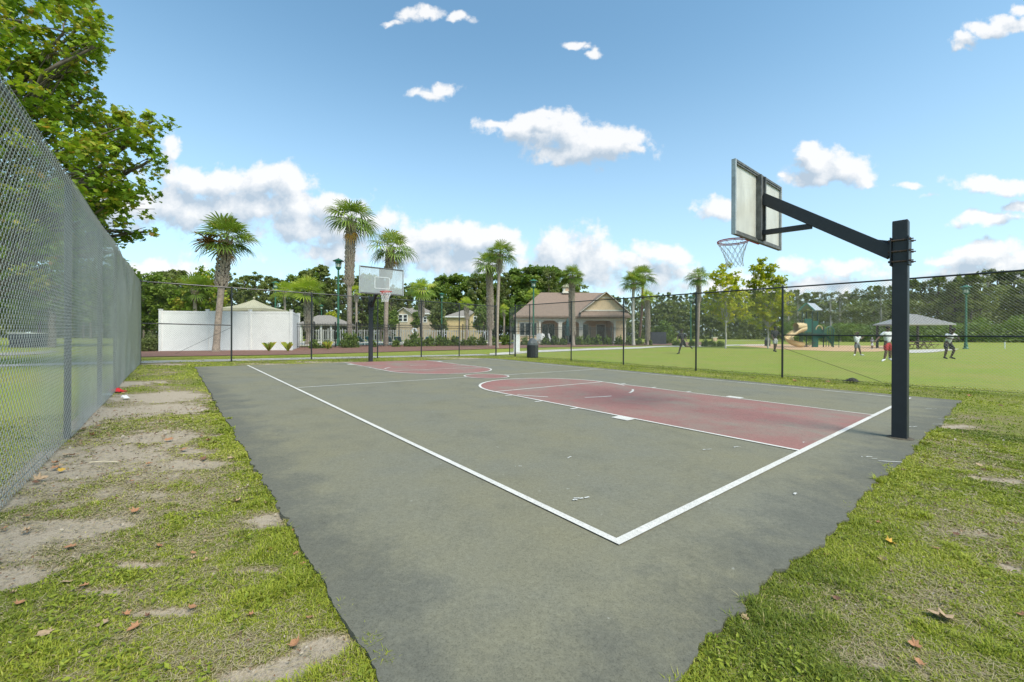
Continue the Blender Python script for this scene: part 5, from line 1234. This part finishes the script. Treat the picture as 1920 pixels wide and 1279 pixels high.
for p in (1549, 1554, 1559, 1563): mb.tube([PP(p,650,.2), PP(p,616,.2)], .035, 6)
mb.build('climber', M_pgn, pgd)
mb = MB(); mb.tube([PP(1565,646,.2), PP(1573,646,.2), PP(1573,630,.2)], .035, 6); mb.tube([PP(1573,651,.2), PP(1573,629,.2)], .03, 6); mb.build('side_bar', M_psteel, pgd)
mb = MB()
for i in range(4): mb.box(PP(1509+i*4.4, 649-i*2.2, .3), (.5,.5,.08))
mb.build('step', M_rust, pgd)
# ------------------------------------------------------------------ picnic shelter
M_metal = mat("grey_ribbed_roof", (.31,.30,.28), .5, .06, 3)
M_pst = mat("dark_brown_post", (.05,.04,.035), .6, .2, 8)
ps = empty('picnic_shelter', GZ(1711, 43.5), 'open picnic shelter with low grey metal hip roof and dark posts', 'shelter')
KS = 43.5/F; zE = AT(1711,608,43.5).z-ps.location.z; zR = AT(1711,591.5,46).z-ps.location.z; xw = 2.45
mb = MB(); hip_roof(mb, -xw, xw, -2.0, 2.0, zE, zR, -.35, .35, None, .12)
for i in range(16):
    x = -xw+.15+i*.3; t = max(0, (abs(x)-.35)/(xw-.35)); mb.beam((x,-2.0,zE+.02), (x,-2.0+2.0*(1-t),zE+(zR-zE)*(1-t)+.02), .04, .04)
mb.build('roof', M_metal, ps)
for x, y in ((-2.2,-1.7),(2.2,-1.7),(-2.2,1.7),(2.2,1.7)): mb = MB(); mb.box((x,y,zE/2), (.16,.16,zE)); mb.build('post', M_pst, ps)
M_ptb = mat("brown_coated_table", (.13,.06,.04), .5, .2, 9)
tsrc = None
for i, (px, Y) in enumerate([(1706,42.6),(1725,43.4),(1738,45)]):
    if tsrc is None:
        t_o = empty('picnic_table', (0,0,0), '', 'table', 'picnic tables under the shelter')
        mb = MB(); mb.box((0,0,.75), (1.5,.75,.05)); mb.build('tabletop', M_ptb, t_o)
        for y in (-.65,.65): mb = MB(); mb.box((0,y,.45), (1.5,.26,.04)); mb.build('bench', M_ptb, t_o)
        for x in (-.55,.55): mb = MB(); mb.tube([(x,-.7,.44),(x,-.3,0),(x,0,.74)], .025, 6); mb.tube([(x,.7,.44),(x,.3,0),(x,0,.74)], .025, 6); mb.build('frame', M_ptb, t_o)
        tsrc = t_o
    else: t_o = copy_tree(tsrc)
    t_o.location = GZ(px, Y); t_o.rotation_euler.z = R(8*i)
    t_o['label'] = ['brown picnic table nearest the black hoop post under the shelter', 'brown picnic table in the middle under the shelter roof', 'brown picnic table farthest right under the shelter'][i]
# ------------------------------------------------------------------ people (skinned skeletons turned to meshes)
SK = {'dark': mat("dark_brown_skin", (.075,.040,.026), .55, .1, 12), 'brown': mat("brown_skin", (.13,.068,.042), .55, .1, 12)}
M_hair = mat("black_hair", (.012,.010,.010), .8, .2, 40, bump=.3)
def cloth(name, c): return mat(name, c, .85, .12, 14, bump=.2)
C_blk, C_wht, C_gry, C_red = cloth("black_cotton", (.018,.018,.02)), cloth("white_cotton", (.66,.66,.66)), cloth("grey_cotton", (.20,.20,.21)), cloth("red_shorts_fabric", (.50,.03,.035))
C_pat = mat("grey_white_patterned_fabric", (.60,.60,.58), .85, 0, 22, c2=(.16,.16,.17)); C_shoew = cloth("white_shoe", (.70,.70,.70)); C_shoeb = cloth("black_shoe", (.02,.02,.02))
def skin_mesh(name, pts, edges, mat_, parent, root_i=0, sub=1):
    me = bpy.data.meshes.new(name); me.from_pydata([tuple(p[0]) for p in pts], edges, []); o = bpy.data.objects.new(name, me); col.objects.link(o)
    md = o.modifiers.new('skin', 'SKIN'); sv = me.skin_vertices[0].data if len(me.skin_vertices) else None
    if sv is None: return o
    for i, p in enumerate(pts):
        r = p[1]; sv[i].radius = (r, r) if not isinstance(r, tuple) else r; sv[i].use_root = (i == root_i)
    md.use_smooth_shade = True; sb = o.modifiers.new('subsurf', 'SUBSURF'); sb.levels = sub; sb.render_levels = sub
    dg = bpy.context.evaluated_depsgraph_get(); dg.update(); ev = o.evaluated_get(dg); m2 = bpy.data.meshes.new_from_object(ev); o.modifiers.clear(); o.data = m2; m2.materials.clear(); m2.materials.append(mat_)
    for p in m2.polygons: p.use_smooth = True
    o.parent = parent; bpy.data.meshes.remove(me); return o
def person(label, g, H, J, skin, shirt, shorts, shoe, yaw=0, group='people playing on the field', sleeve=.9, hat=None, long_short=.95):
    """J: joints in units of body height, x to the figure's right as seen, y away, z up"""
    root = empty('person', g, label, 'person', group, yaw)
    j = {k: np.array(v, float)*H for k, v in J.items()}
    for s in 'LR':
        if 'wr'+s in j and 'ha'+s not in j: d = j['wr'+s]-j['el'+s]; j['ha'+s] = j['wr'+s]+d/np.linalg.norm(d)*.045*H
    pts = []; idx = {}; ed = []
    def P(n, p, r): idx[n] = len(pts); pts.append((p, r*H)); return idx[n]
    def E_(a, b): ed.append((idx[a], idx[b]))
    pel, che, nk, hd = j['pelvis'], j['chest'], j['neck'], j['head']
    P('pelvis', pel, .062); P('waist', pel*.5+che*.5, .052); P('chest', che, .062); P('neck', nk, .030); P('jaw', nk*.4+hd*.6, .040); P('head', hd, .050); P('crown', hd+(hd-nk)*.45, .036)
    P('nose', hd+np.array([j.get('face', (0,0,0))[0]*.052, j.get('face', (0,-H,0))[1]*.052, -.012*H]) if 'face' in j else hd+np.array([0,-.052*H,-.01*H]), .008)
    for a, b in (('pelvis','waist'),('waist','chest'),('chest','neck'),('neck','jaw'),('jaw','head'),('head','crown'),('head','nose')): E_(a, b)
    for s in 'LR':
        P('sh'+s, j['sh'+s], .034); P('el'+s, j['el'+s], .025); P('wr'+s, j['wr'+s], .016); P('ha'+s, j['ha'+s], .019)
        E_('chest', 'sh'+s); E_('sh'+s, 'el'+s); E_('el'+s, 'wr'+s); E_('wr'+s, 'ha'+s)
        d = j['ha'+s]-j['wr'+s]; d /= np.linalg.norm(d); sd = np.cross(d, (0,1,0)); sd = sd/max(np.linalg.norm(sd), .1)
        for q in range(4):
            ln = (.034,.040,.038,.030)[q]*H; f0 = j['ha'+s]+d*.012*H+sd*(q-1.5)*.010*H; P('f%d%s' % (q, s), f0+d*ln*.6, .0052); P('g%d%s' % (q, s), f0+d*ln+np.array([0,-.008*H,-.006*H]), .0045); E_('ha'+s, 'f%d%s' % (q, s)); E_('f%d%s' % (q, s), 'g%d%s' % (q, s))
        P('th'+s, j['wr'+s]*.5+j['ha'+s]*.5+sd*.028*H+d*.012*H, .006); E_('ha'+s, 'th'+s)
        P('hi'+s, j['hi'+s], .056); P('kn'+s, j['kn'+s], .036); P('ca'+s, j['kn'+s]*.62+j['an'+s]*.38, .036); P('an'+s, j['an'+s], .021); P('to'+s, j['to'+s], .018)
        E_('pelvis', 'hi'+s); E_('hi'+s, 'kn'+s); E_('kn'+s, 'ca'+s); E_('ca'+s, 'an'+s); E_('an'+s, 'to'+s)
    skin_mesh('body', pts, ed, SK[skin], root)
    a = [(pel+np.array([0,0,-.01*H]), .074*H), ((pel+che)/2, .070*H), (che, .080*H), (che*.35+nk*.65, .050*H)]; e = [(0,1),(1,2),(2,3)]
    for s in 'LR':
        k = len(a); a += [(j['sh'+s], .046*H), (j['sh'+s]+(j['el'+s]-j['sh'+s])*sleeve, .038*H)]; e += [(2,k),(k,k+1)]
    skin_mesh('shirt', a, e, shirt, root, 1)
    a = [(pel+np.array([0,0,.03*H]), .074*H), (pel+np.array([0,0,-.02*H]), .074*H)]; e = [(0,1)]
    for s in 'LR':
        k = len(a); a += [(j['hi'+s], .066*H), (j['hi'+s]+(j['kn'+s]-j['hi'+s])*long_short, .054*H)]; e += [(1,k),(k,k+1)]
    skin_mesh('shorts', a, e, shorts, root, 1)
    for s in 'LR':
        an, to = j['an'+s], j['to'+s]; skin_mesh('shoe', [(an+(an-to)*.35+np.array([0,0,-.012*H]), .020*H), (an+np.array([0,0,-.006*H]), .028*H), (to, .024*H), (to+(to-an)*.3, .016*H)], [(0,1),(1,2),(2,3)], shoe, root, 1)
    mb = MB(); up = (hd-nk)/np.linalg.norm(hd-nk); mb.ball(tuple(hd+up*.020*H+np.array([0,.010*H,0])), .058*H, 12, 8, sc=(1,1.02,.86)); o = mb.build('hair' if not hat else 'cap', hat or M_hair, root, smooth=True)
    return root
def fit(px, pyf, pyh, Y=None):
    """ground point under the feet and the height that reaches the head"""
    if Y is None: x, Y = G(px, pyf)
    a, _ = ab(px, 640); g = Vector((a*Y, Y, float(gz(a*Y, Y)))); return g, AT(px, pyh, Y).z-g.z
base = dict(pelvis=(0,0,.53), chest=(0,0,.74), neck=(0,0,.84), head=(0,-.01,.93), shL=(-.105,0,.80), shR=(.105,0,.80), hiL=(-.05,0,.50), hiR=(.05,0,.50))
def pose(**k): d = dict(base); d.update(k); return d
g, H = fit(1279, 664, 616)
person('person in black shirt and black shorts running across the field beside the fence post', g, H, pose(pelvis=(.02,0,.53), chest=(-.02,0,.73), neck=(-.03,0,.83), head=(-.02,-.02,.92), shL=(-.12,-.03,.79), shR=(.08,.05,.79), elL=(-.20,-.04,.67), wrL=(-.22,-.12,.58), elR=(.17,.08,.66), wrR=(.15,.0,.58), hiL=(-.01,-.03,.50), hiR=(.05,.03,.50),
    knL=(-.08,-.04,.27), anL=(-.13,0,.05), toL=(-.20,-.03,.02), knR=(.16,.05,.30), anR=(.36,.08,.29), toR=(.42,.08,.22)), 'dark', C_blk, C_blk, C_shoeb)
g, H = fit(1453, 660, 612)
person('person in black shirt and patterned white shorts standing by the path trash can', g, H, pose(elL=(-.14,-.02,.65), wrL=(-.12,-.08,.53), elR=(.17,-.03,.66), wrR=(.24,-.06,.56), knL=(-.03,-.03,.28), anL=(-.01,.02,.05), toL=(.02,-.05,.02), knR=(.06,.03,.28), anR=(.03,.06,.06), toR=(.06,.0,.03)), 'dark', C_blk, C_pat, C_shoeb)
g, H = fit(1607, 667, 622)
person('child in white tee shirt and grey shorts with one arm swung back', g, H, pose(pelvis=(0,0,.52), chest=(-.02,0,.72), head=(0,-.02,.92), elL=(-.17,-.04,.86), wrL=(-.08,-.08,.93), elR=(.17,.03,.68), wrR=(.26,.05,.74), knL=(-.07,-.02,.28), anL=(-.09,.0,.05), toL=(-.16,-.04,.02), knR=(.10,0,.28), anR=(.18,.02,.05), toR=(.23,-.05,.02)), 'brown', C_wht, C_gry, C_shoew)
g, H = fit(1635, 652, 633, 41)
person('small far child with dark shirt and white cap before the shelter', g, H, pose(elL=(-.15,-.03,.66), wrL=(-.13,-.10,.58), elR=(.15,-.03,.66), wrR=(.13,-.1,.58), knL=(-.05,-.02,.28), anL=(-.05,0,.05), toL=(-.06,-.08,.02), knR=(.05,-.02,.28), anR=(.05,0,.05), toR=(.06,-.08,.02)), 'brown', C_gry, C_wht, C_shoew, hat=C_wht)
g, H = fit(1664, 678, 611)
person('person in white tee shirt and bright red shorts half hidden by the hoop post', g, H, pose(pelvis=(0,0,.53), chest=(0,0,.74), head=(0,-.02,.93), elL=(-.20,.02,.70), wrL=(-.31,.0,.60), elR=(.16,.03,.67), wrR=(.12,-.08,.62), knL=(-.06,-.03,.28), anL=(-.09,0,.06), toL=(-.17,-.03,.02), knR=(.10,.03,.28), anR=(.14,.08,.08), toR=(.15,.02,.03)), 'brown', C_wht, C_red, C_shoew)
g, H = fit(1779, 673, 613)
person('person in white tee shirt and black shorts bending forward by the shelter', g, H, pose(pelvis=(0,.04,.50), chest=(0,-.05,.70), neck=(0,-.09,.80), head=(-.01,-.15,.90), shL=(-.12,-.05,.77), shR=(.12,-.05,.77), elL=(-.19,-.10,.66), wrL=(-.10,-.2,.62), elR=(.19,-.10,.66), wrR=(.10,-.2,.62), hiL=(-.07,.04,.47), hiR=(.07,.04,.47), knL=(-.12,-.05,.28), anL=(-.10,.03,.05), toL=(-.12,-.06,.02), knR=(.12,-.05,.28), anR=(.10,.03,.05), toR=(.12,-.06,.02)), 'dark', C_wht, C_blk, C_shoeb)

# ------------------------------------------------------------------ fallen leaves, litter
LEAFM = [mat("dry_tan_leaf", (.46,.32,.19), .8, .25, 25), mat("dry_orange_leaf", (.42,.21,.10), .8, .25, 25), mat("dry_brown_leaf", (.20,.10,.055), .8, .25, 25), mat("yellow_leaf", (.55,.33,.04), .7, .15, 25)]
LEAFL = ['curled tan sycamore leaf lying on the patchy grass', 'dry orange sycamore leaf lying on the patchy grass', 'small dark brown leaf lying on the patchy grass', 'yellow leaf lying on the grass']
def leaf_obj(m, seed, curl):
    rng = np.random.default_rng(seed); K = len(MAPLE); V = [(0,0,.01)]; 
    for x, y in MAPLE: V.append((x, y, .01+curl*(x*x*1.6+.5*y*y)+rng.uniform(0, .05)))
    mb = MB(); mb.add(V, [(0, i+1, (i+1)%K+1, (i+1)%K+1) for i in range(K)]); o = mb.build('fallen_leaf', m); return o
lsrcs = {}
LP = [(1768,1165,.16,0,60),(1668,1022,.09,3,20),(1578,975,.09,0,0),(1396,1165,.06,0,30),(1655,1055,.07,0,90),(1512,1036,.05,1,10),(1568,1129,.06,2,0),(1715,1218,.07,1,40),(1755,1033,.06,1,70),(1917,1160,.07,1,0),(1648,985,.05,1,0),(1550,1045,.05,1,0),(1723,1250,.06,1,0),
 (553,1216,.075,1,30),(83,1196,.085,0,0),(252,1184,.07,1,0),(235,1160,.06,1,90),(192,1177,.08,0,20),(360,1146,.06,1,60),(36,1139,.06,1,0),(125,1098,.08,0,10),(158,1105,.06,1,0),(299,1030,.06,1,0),(298,1028,.05,2,0),(362,1043,.05,1,50),(365,1052,.05,0,0),(507,1035,.05,1,0),(385,1056,.05,0,0),(50,1000,.07,0,0),(48,972,.07,1,40),(8,996,.06,1,0),(75,903,.14,0,0),(66,908,.08,2,0),(110,879,.12,0,30),(103,872,.10,1,10),(115,885,.09,3,0),(105,927,.08,1,0),(495,948,.06,0,0),(555,1043,.05,1,0),(567,1064,.05,1,0),(276,1163,.05,2,0),(580,1165,.05,1,0),(548,1000,.04,1,0),(470,1161,.05,1,0),
 (317,827,.14,1,0),(345,846,.12,1,0),(390,829,.10,1,0),(434,862,.12,0,0),(382,863,.10,2,0),(172,819,.12,1,0),(186,801,.12,1,0),(126,856,.12,0,0),(157,808,.12,0,20),(240,706,.22,0,0),(258,712,.20,0,0),(1490,716,.2,1,0),(1411,709,.2,1,0),(1552,717,.2,1,0),(1818,744,.16,1,0),(1836,875,.09,0,0),(1843,884,.07,2,0),(1694,886,.09,0,0),(440,712,.12,0,0),(1876,762,.12,2,0)]
rl = random.Random(5)
for i in range(24):
    v = rl.uniform(.2, 12); u = rl.choice([UL+rl.uniform(.05, .45)]*2+[rl.uniform(-2.9, -1.7)]); x, y = UVn(u, v); LP.append((None, (x, y), rl.uniform(.05, .11), rl.choice([0,1,1,2]), rl.uniform(0, 360)))
for i in range(9):
    x, y = rl.uniform(1.2, 7.5), rl.uniform(1.2, 6.5); u, v = toUV(x, y)
    if v < -.9: LP.append((None, (x, y), rl.uniform(.04, .08), rl.choice([0,1,2]), rl.uniform(0, 360)))
for i, q in enumerate(LP):
    if q[0] is None: x, y = q[1]
    else: x, y = G(q[0], q[1])
    kx = (q[3], i % 3)
    if kx not in lsrcs: o = lsrcs[kx] = leaf_obj(LEAFM[q[3]], 200+q[3]*7+i % 3, (.5,.9,.25)[i % 3])
    else: o = lsrcs[kx].copy(); col.objects.link(o)
    s = q[2]*.70; o.scale = (s, s, s); o.location = (x, y, float(gz(x, y))+.018); o.rotation_euler = (rl.uniform(-.35,.35), rl.uniform(-.35,.35), R(q[4])+rl.uniform(-.5,.5)+i)
    tag(o, LEAFL[q[3]], 'leaf', ['tan fallen leaves','orange fallen leaves','brown fallen leaves','yellow fallen leaves'][q[3]])
    if i == 0: o['label'] = 'large tan folded sycamore leaf on the grass at the lower right'
def rag(name, label, cat, px, py, w, m, seed, h=.05):
    x, y = G(px, py); rng = np.random.default_rng(seed); n = 14; a = np.linspace(-1, 1, n); A, B = np.meshgrid(a, a, indexing='ij')
    Z = h*(fbm(A*2+seed, B*2+4, 3)*1.8)*np.clip(1.15-A**2-B**2, 0, 1)+.004; rr_ = 1+.25*(fbm(A*3+seed, B*3, 2)-.5); V = np.stack([A*w/2*rr_, B*w*.38*rr_, Z], -1).reshape(-1,3); ii = np.arange(n*n).reshape(n,n)
    keep = (A[:-1,:-1]**2+B[:-1,:-1]**2 < 1.0).reshape(-1); f = np.stack([ii[:-1,:-1], ii[1:,:-1], ii[1:,1:], ii[:-1,1:]], -1).reshape(-1,4)[keep]
    mb = MB(); mb.add(V, f); o = mb.build(name, m, smooth=True); o.location = (x, y, float(gz(x, y))+.015); tag(o, label, cat); return o
rag('red_cloth', 'crumpled bright red cloth lying by the left fence', 'cloth', 219, 736, .30, mat("red_cloth_fabric", (.62,.015,.02), .7, .15, 12), 5, .05)
rag('plastic_wrapper', 'pale blue plastic wrapper beside the red cloth', 'litter', 200, 743, .16, mat("pale_plastic", (.60,.68,.70), .3, .1, 12), 9, .045)
rag('paper_scrap', 'small crumpled white paper scrap on the sand near the left fence', 'litter', 234, 749, .14, C_wht, 13, .06)
rag('dirt_mound', 'small dark soil mound at the foot of the field fence', 'soil mound', 1597, 718, .45, mat("dark_soil", (.045,.035,.025), .95, .3, 30, bump=.8), 17, .10)
tw = MB(); x, y = G(168, 870); tw.tube([(0,0,0),(.12,.02,.004),(.26,.01,.0)], .006, 5); o = tw.build('straw', mat("pale_straw", (.55,.48,.34), .7, .1, 9)); o.location = (x, y, float(gz(x,y))+.015); tag(o, 'pale dry straw lying on the sandy patch', 'straw')

# ------------------------------------------------------------------ grass
def grass_blades(seed, n, rmin, rmax, pw_, hgt, wid, name, th0=20, th1=160, lim=None, m=None):
    rng = np.random.default_rng(seed); t = rng.random(n); r = (rmin**pw_+(rmax**pw_-rmin**pw_)*t)**(1/pw_); th = R(th0)+R(th1-th0)*rng.random(n)
    x, y = r*np.cos(th), r*np.sin(th); u, v = toUV(x, y); c = cover(x, y)
    onslab = on_slab(u, v, .012+.55*np.clip(fbm(u*2.6+3, v*2.6, 4)-.56, 0, 1))
    edge = np.minimum.reduce([np.abs(u-SU0), np.abs(v-SV0), np.abs(u-SU1)])
    keep = (~onslab) & (c+rng.normal(size=n)*.15 > .45)
    if lim is not None: keep &= lim(x, y, u, v)
    x, y, r, c, u, v, edge = x[keep], y[keep], r[keep], c[keep], u[keep], v[keep], edge[keep]; N = len(x)
    clump = fbm(x*7+2, y*7, 3); tall = np.clip((clump-.42)*3.2, .5, 1.6)*(.7+.6*(c-.5)); tall = np.maximum(tall, .42)
    h = hgt*tall*rng.uniform(.5, 1.3, N)*(1+.35*np.exp(-(edge/.25)**2)); w = wid*rng.uniform(.7, 1.4, N)*np.clip(r/3, .8, 6)**.8
    az = rng.uniform(0, 6.28, N); ln = rng.uniform(.35, 1.5, N)*h; dx, dy = np.cos(az)*ln, np.sin(az)*ln; px_, py_ = -np.sin(az)*w/2, np.cos(az)*w/2
    z = gz(x, y)+(c-.5)*.02*(r < 30)-.004
    a = np.stack([x-px_, y-py_, z], -1); b = np.stack([x+px_, y+py_, z], -1); cm = np.stack([x+dx*.45+px_*.8, y+dy*.45+py_*.8, z+h*.72], -1); cn_ = np.stack([x+dx*.45-px_*.8, y+dy*.45-py_*.8, z+h*.72], -1); tp = np.stack([x+dx, y+dy, z+h*rng.uniform(.7,1.0,N)], -1)
    V = np.stack([a, b, cm, cn_, tp], 1).reshape(-1,3); i = np.arange(N)*5
    big = fbm(x*.9, y*.9+7, 4); tone = np.clip(.45+(big-.5)*1.3+rng.normal(size=N)*.16-(c < .62)*.12, 0, .86)
    dryb = rng.random(N) < np.clip(.26-(c-.55)*.75, .03, .4); tone[dryb] = rng.uniform(.9, 1, dryb.sum())
    mb = MB(); mb.add(V, np.stack([i, i+1, i+2, i+3], -1), tone); mb.v.append(np.zeros((0,3))); mb.f.append(np.stack([i+3, i+2, i+4], -1)); mb.t.append(tone)
    o = mb.build(name, m or M_grass); tag(o, kind='stuff', label='short patchy green grass beside the court', cat='grass'); return o
M_grass = leafmat("grass_blade", [(.105,.145,.018),(.18,.225,.022),(.265,.305,.028),(.36,.38,.045),(.42,.36,.17)], .25, .6)
grass_blades(1, 1300000, .9, 9, 1.2, .032, .0042, 'grass')
grass_blades(2, 300000, 5, 24, 1.0, .040, .0050, 'grass', lim=lambda x, y, u, v: (u > -3.2) & (u < 15))
# broad weed leaves hugging the soil near the court edge
def weeds(seed, n):
    rng = np.random.default_rng(seed); r = rng.uniform(1.2, 6, n); th = R(25)+R(130)*rng.random(n); x, y = r*np.cos(th), r*np.sin(th); u, v = toUV(x, y); c = cover(x, y); q = fbm(x*2.2+30, y*2.2, 3)
    keep = ~on_slab(u, v) & (c > .6) & (q > .52); x, y = x[keep], y[keep]
    P = np.stack([x, y, gz(x, y)+rng.uniform(.012, .035, len(x))], -1); mb = MB(); leaf_quads(mb, P, rng.uniform(.008,.020,len(P)), rng.uniform(.05,.5,len(P)), rng, up=1.2, aspect=2.6); o = mb.build('weeds', M_grass); tag(o, kind='stuff', label='small broad leaved weeds among the grass', cat='weeds')
weeds(9, 60000)
def straws(seed, n):     # dead thatch lying flat
    rng = np.random.default_rng(seed); r = rng.uniform(1.1, 7.5, n); th = R(22)+R(136)*rng.random(n); x, y = r*np.cos(th), r*np.sin(th); u, v = toUV(x, y)
    c = cover(x, y); keep = ~on_slab(u, v, -.01) & (c > .22-.3*rng.random(n)) & (c < .8+.25*rng.random(n)); x, y, r = x[keep], y[keep], r[keep]; N = len(x); az = rng.uniform(0, 6.28, N); L_ = rng.uniform(.006, .026, N); w = .0011*np.clip(r/3, .8, 3); z = gz(x, y)+rng.uniform(.002, .014, N)
    dx, dy = np.cos(az)*L_, np.sin(az)*L_; px_, py_ = -np.sin(az)*w, np.cos(az)*w
    V = np.stack([np.stack([x-dx-px_, y-dy-py_, z], -1), np.stack([x-dx+px_, y-dy+py_, z], -1), np.stack([x+dx+px_, y+dy+py_, z+.006], -1), np.stack([x+dx-px_, y+dy-py_, z+.006], -1)], 1)
    mb = MB(); mb.add(V.reshape(-1,3), np.arange(N)[:,None]*4+np.arange(4)[None], rng.choice([.93, 1., .97, .7], N)); o = mb.build('dead_grass', M_thatch); tag(o, kind='stuff', label='dry straw coloured thatch lying on the soil', cat='dead grass')
def debris(seed, n):   # leaf crumbs, grit and small pebbles
    rng = np.random.default_rng(seed); r = rng.uniform(1.0, 9, n)**1.0; th = R(22)+R(136)*rng.random(n); x, y = r*np.cos(th), r*np.sin(th); u, v = toUV(x, y)
    keep = ~on_slab(u, v, -.01); x, y, r = x[keep], y[keep], r[keep]; P = np.stack([x, y, gz(x, y)+rng.uniform(.004, .016, len(x))], -1)
    mb = MB(); leaf_quads(mb, P, rng.uniform(.005, .017, len(P))*np.clip(r/3, .8, 2.2), rng.random(len(P)), rng, up=1.5, aspect=1.4); o = mb.build('debris', M_debris); tag(o, kind='stuff', label='leaf crumbs and grit scattered over the soil', cat='debris')
M_debris = leafmat("leaf_crumbs", [(.10,.06,.04),(.22,.13,.07),(.16,.13,.09),(.30,.23,.15),(.38,.34,.28)], .05, .8)
debris(5, 26000)
M_thatch = leafmat("dry_thatch", [(.20,.17,.08),(.27,.23,.12),(.35,.30,.18)], .1, .8)
straws(4, 150000)
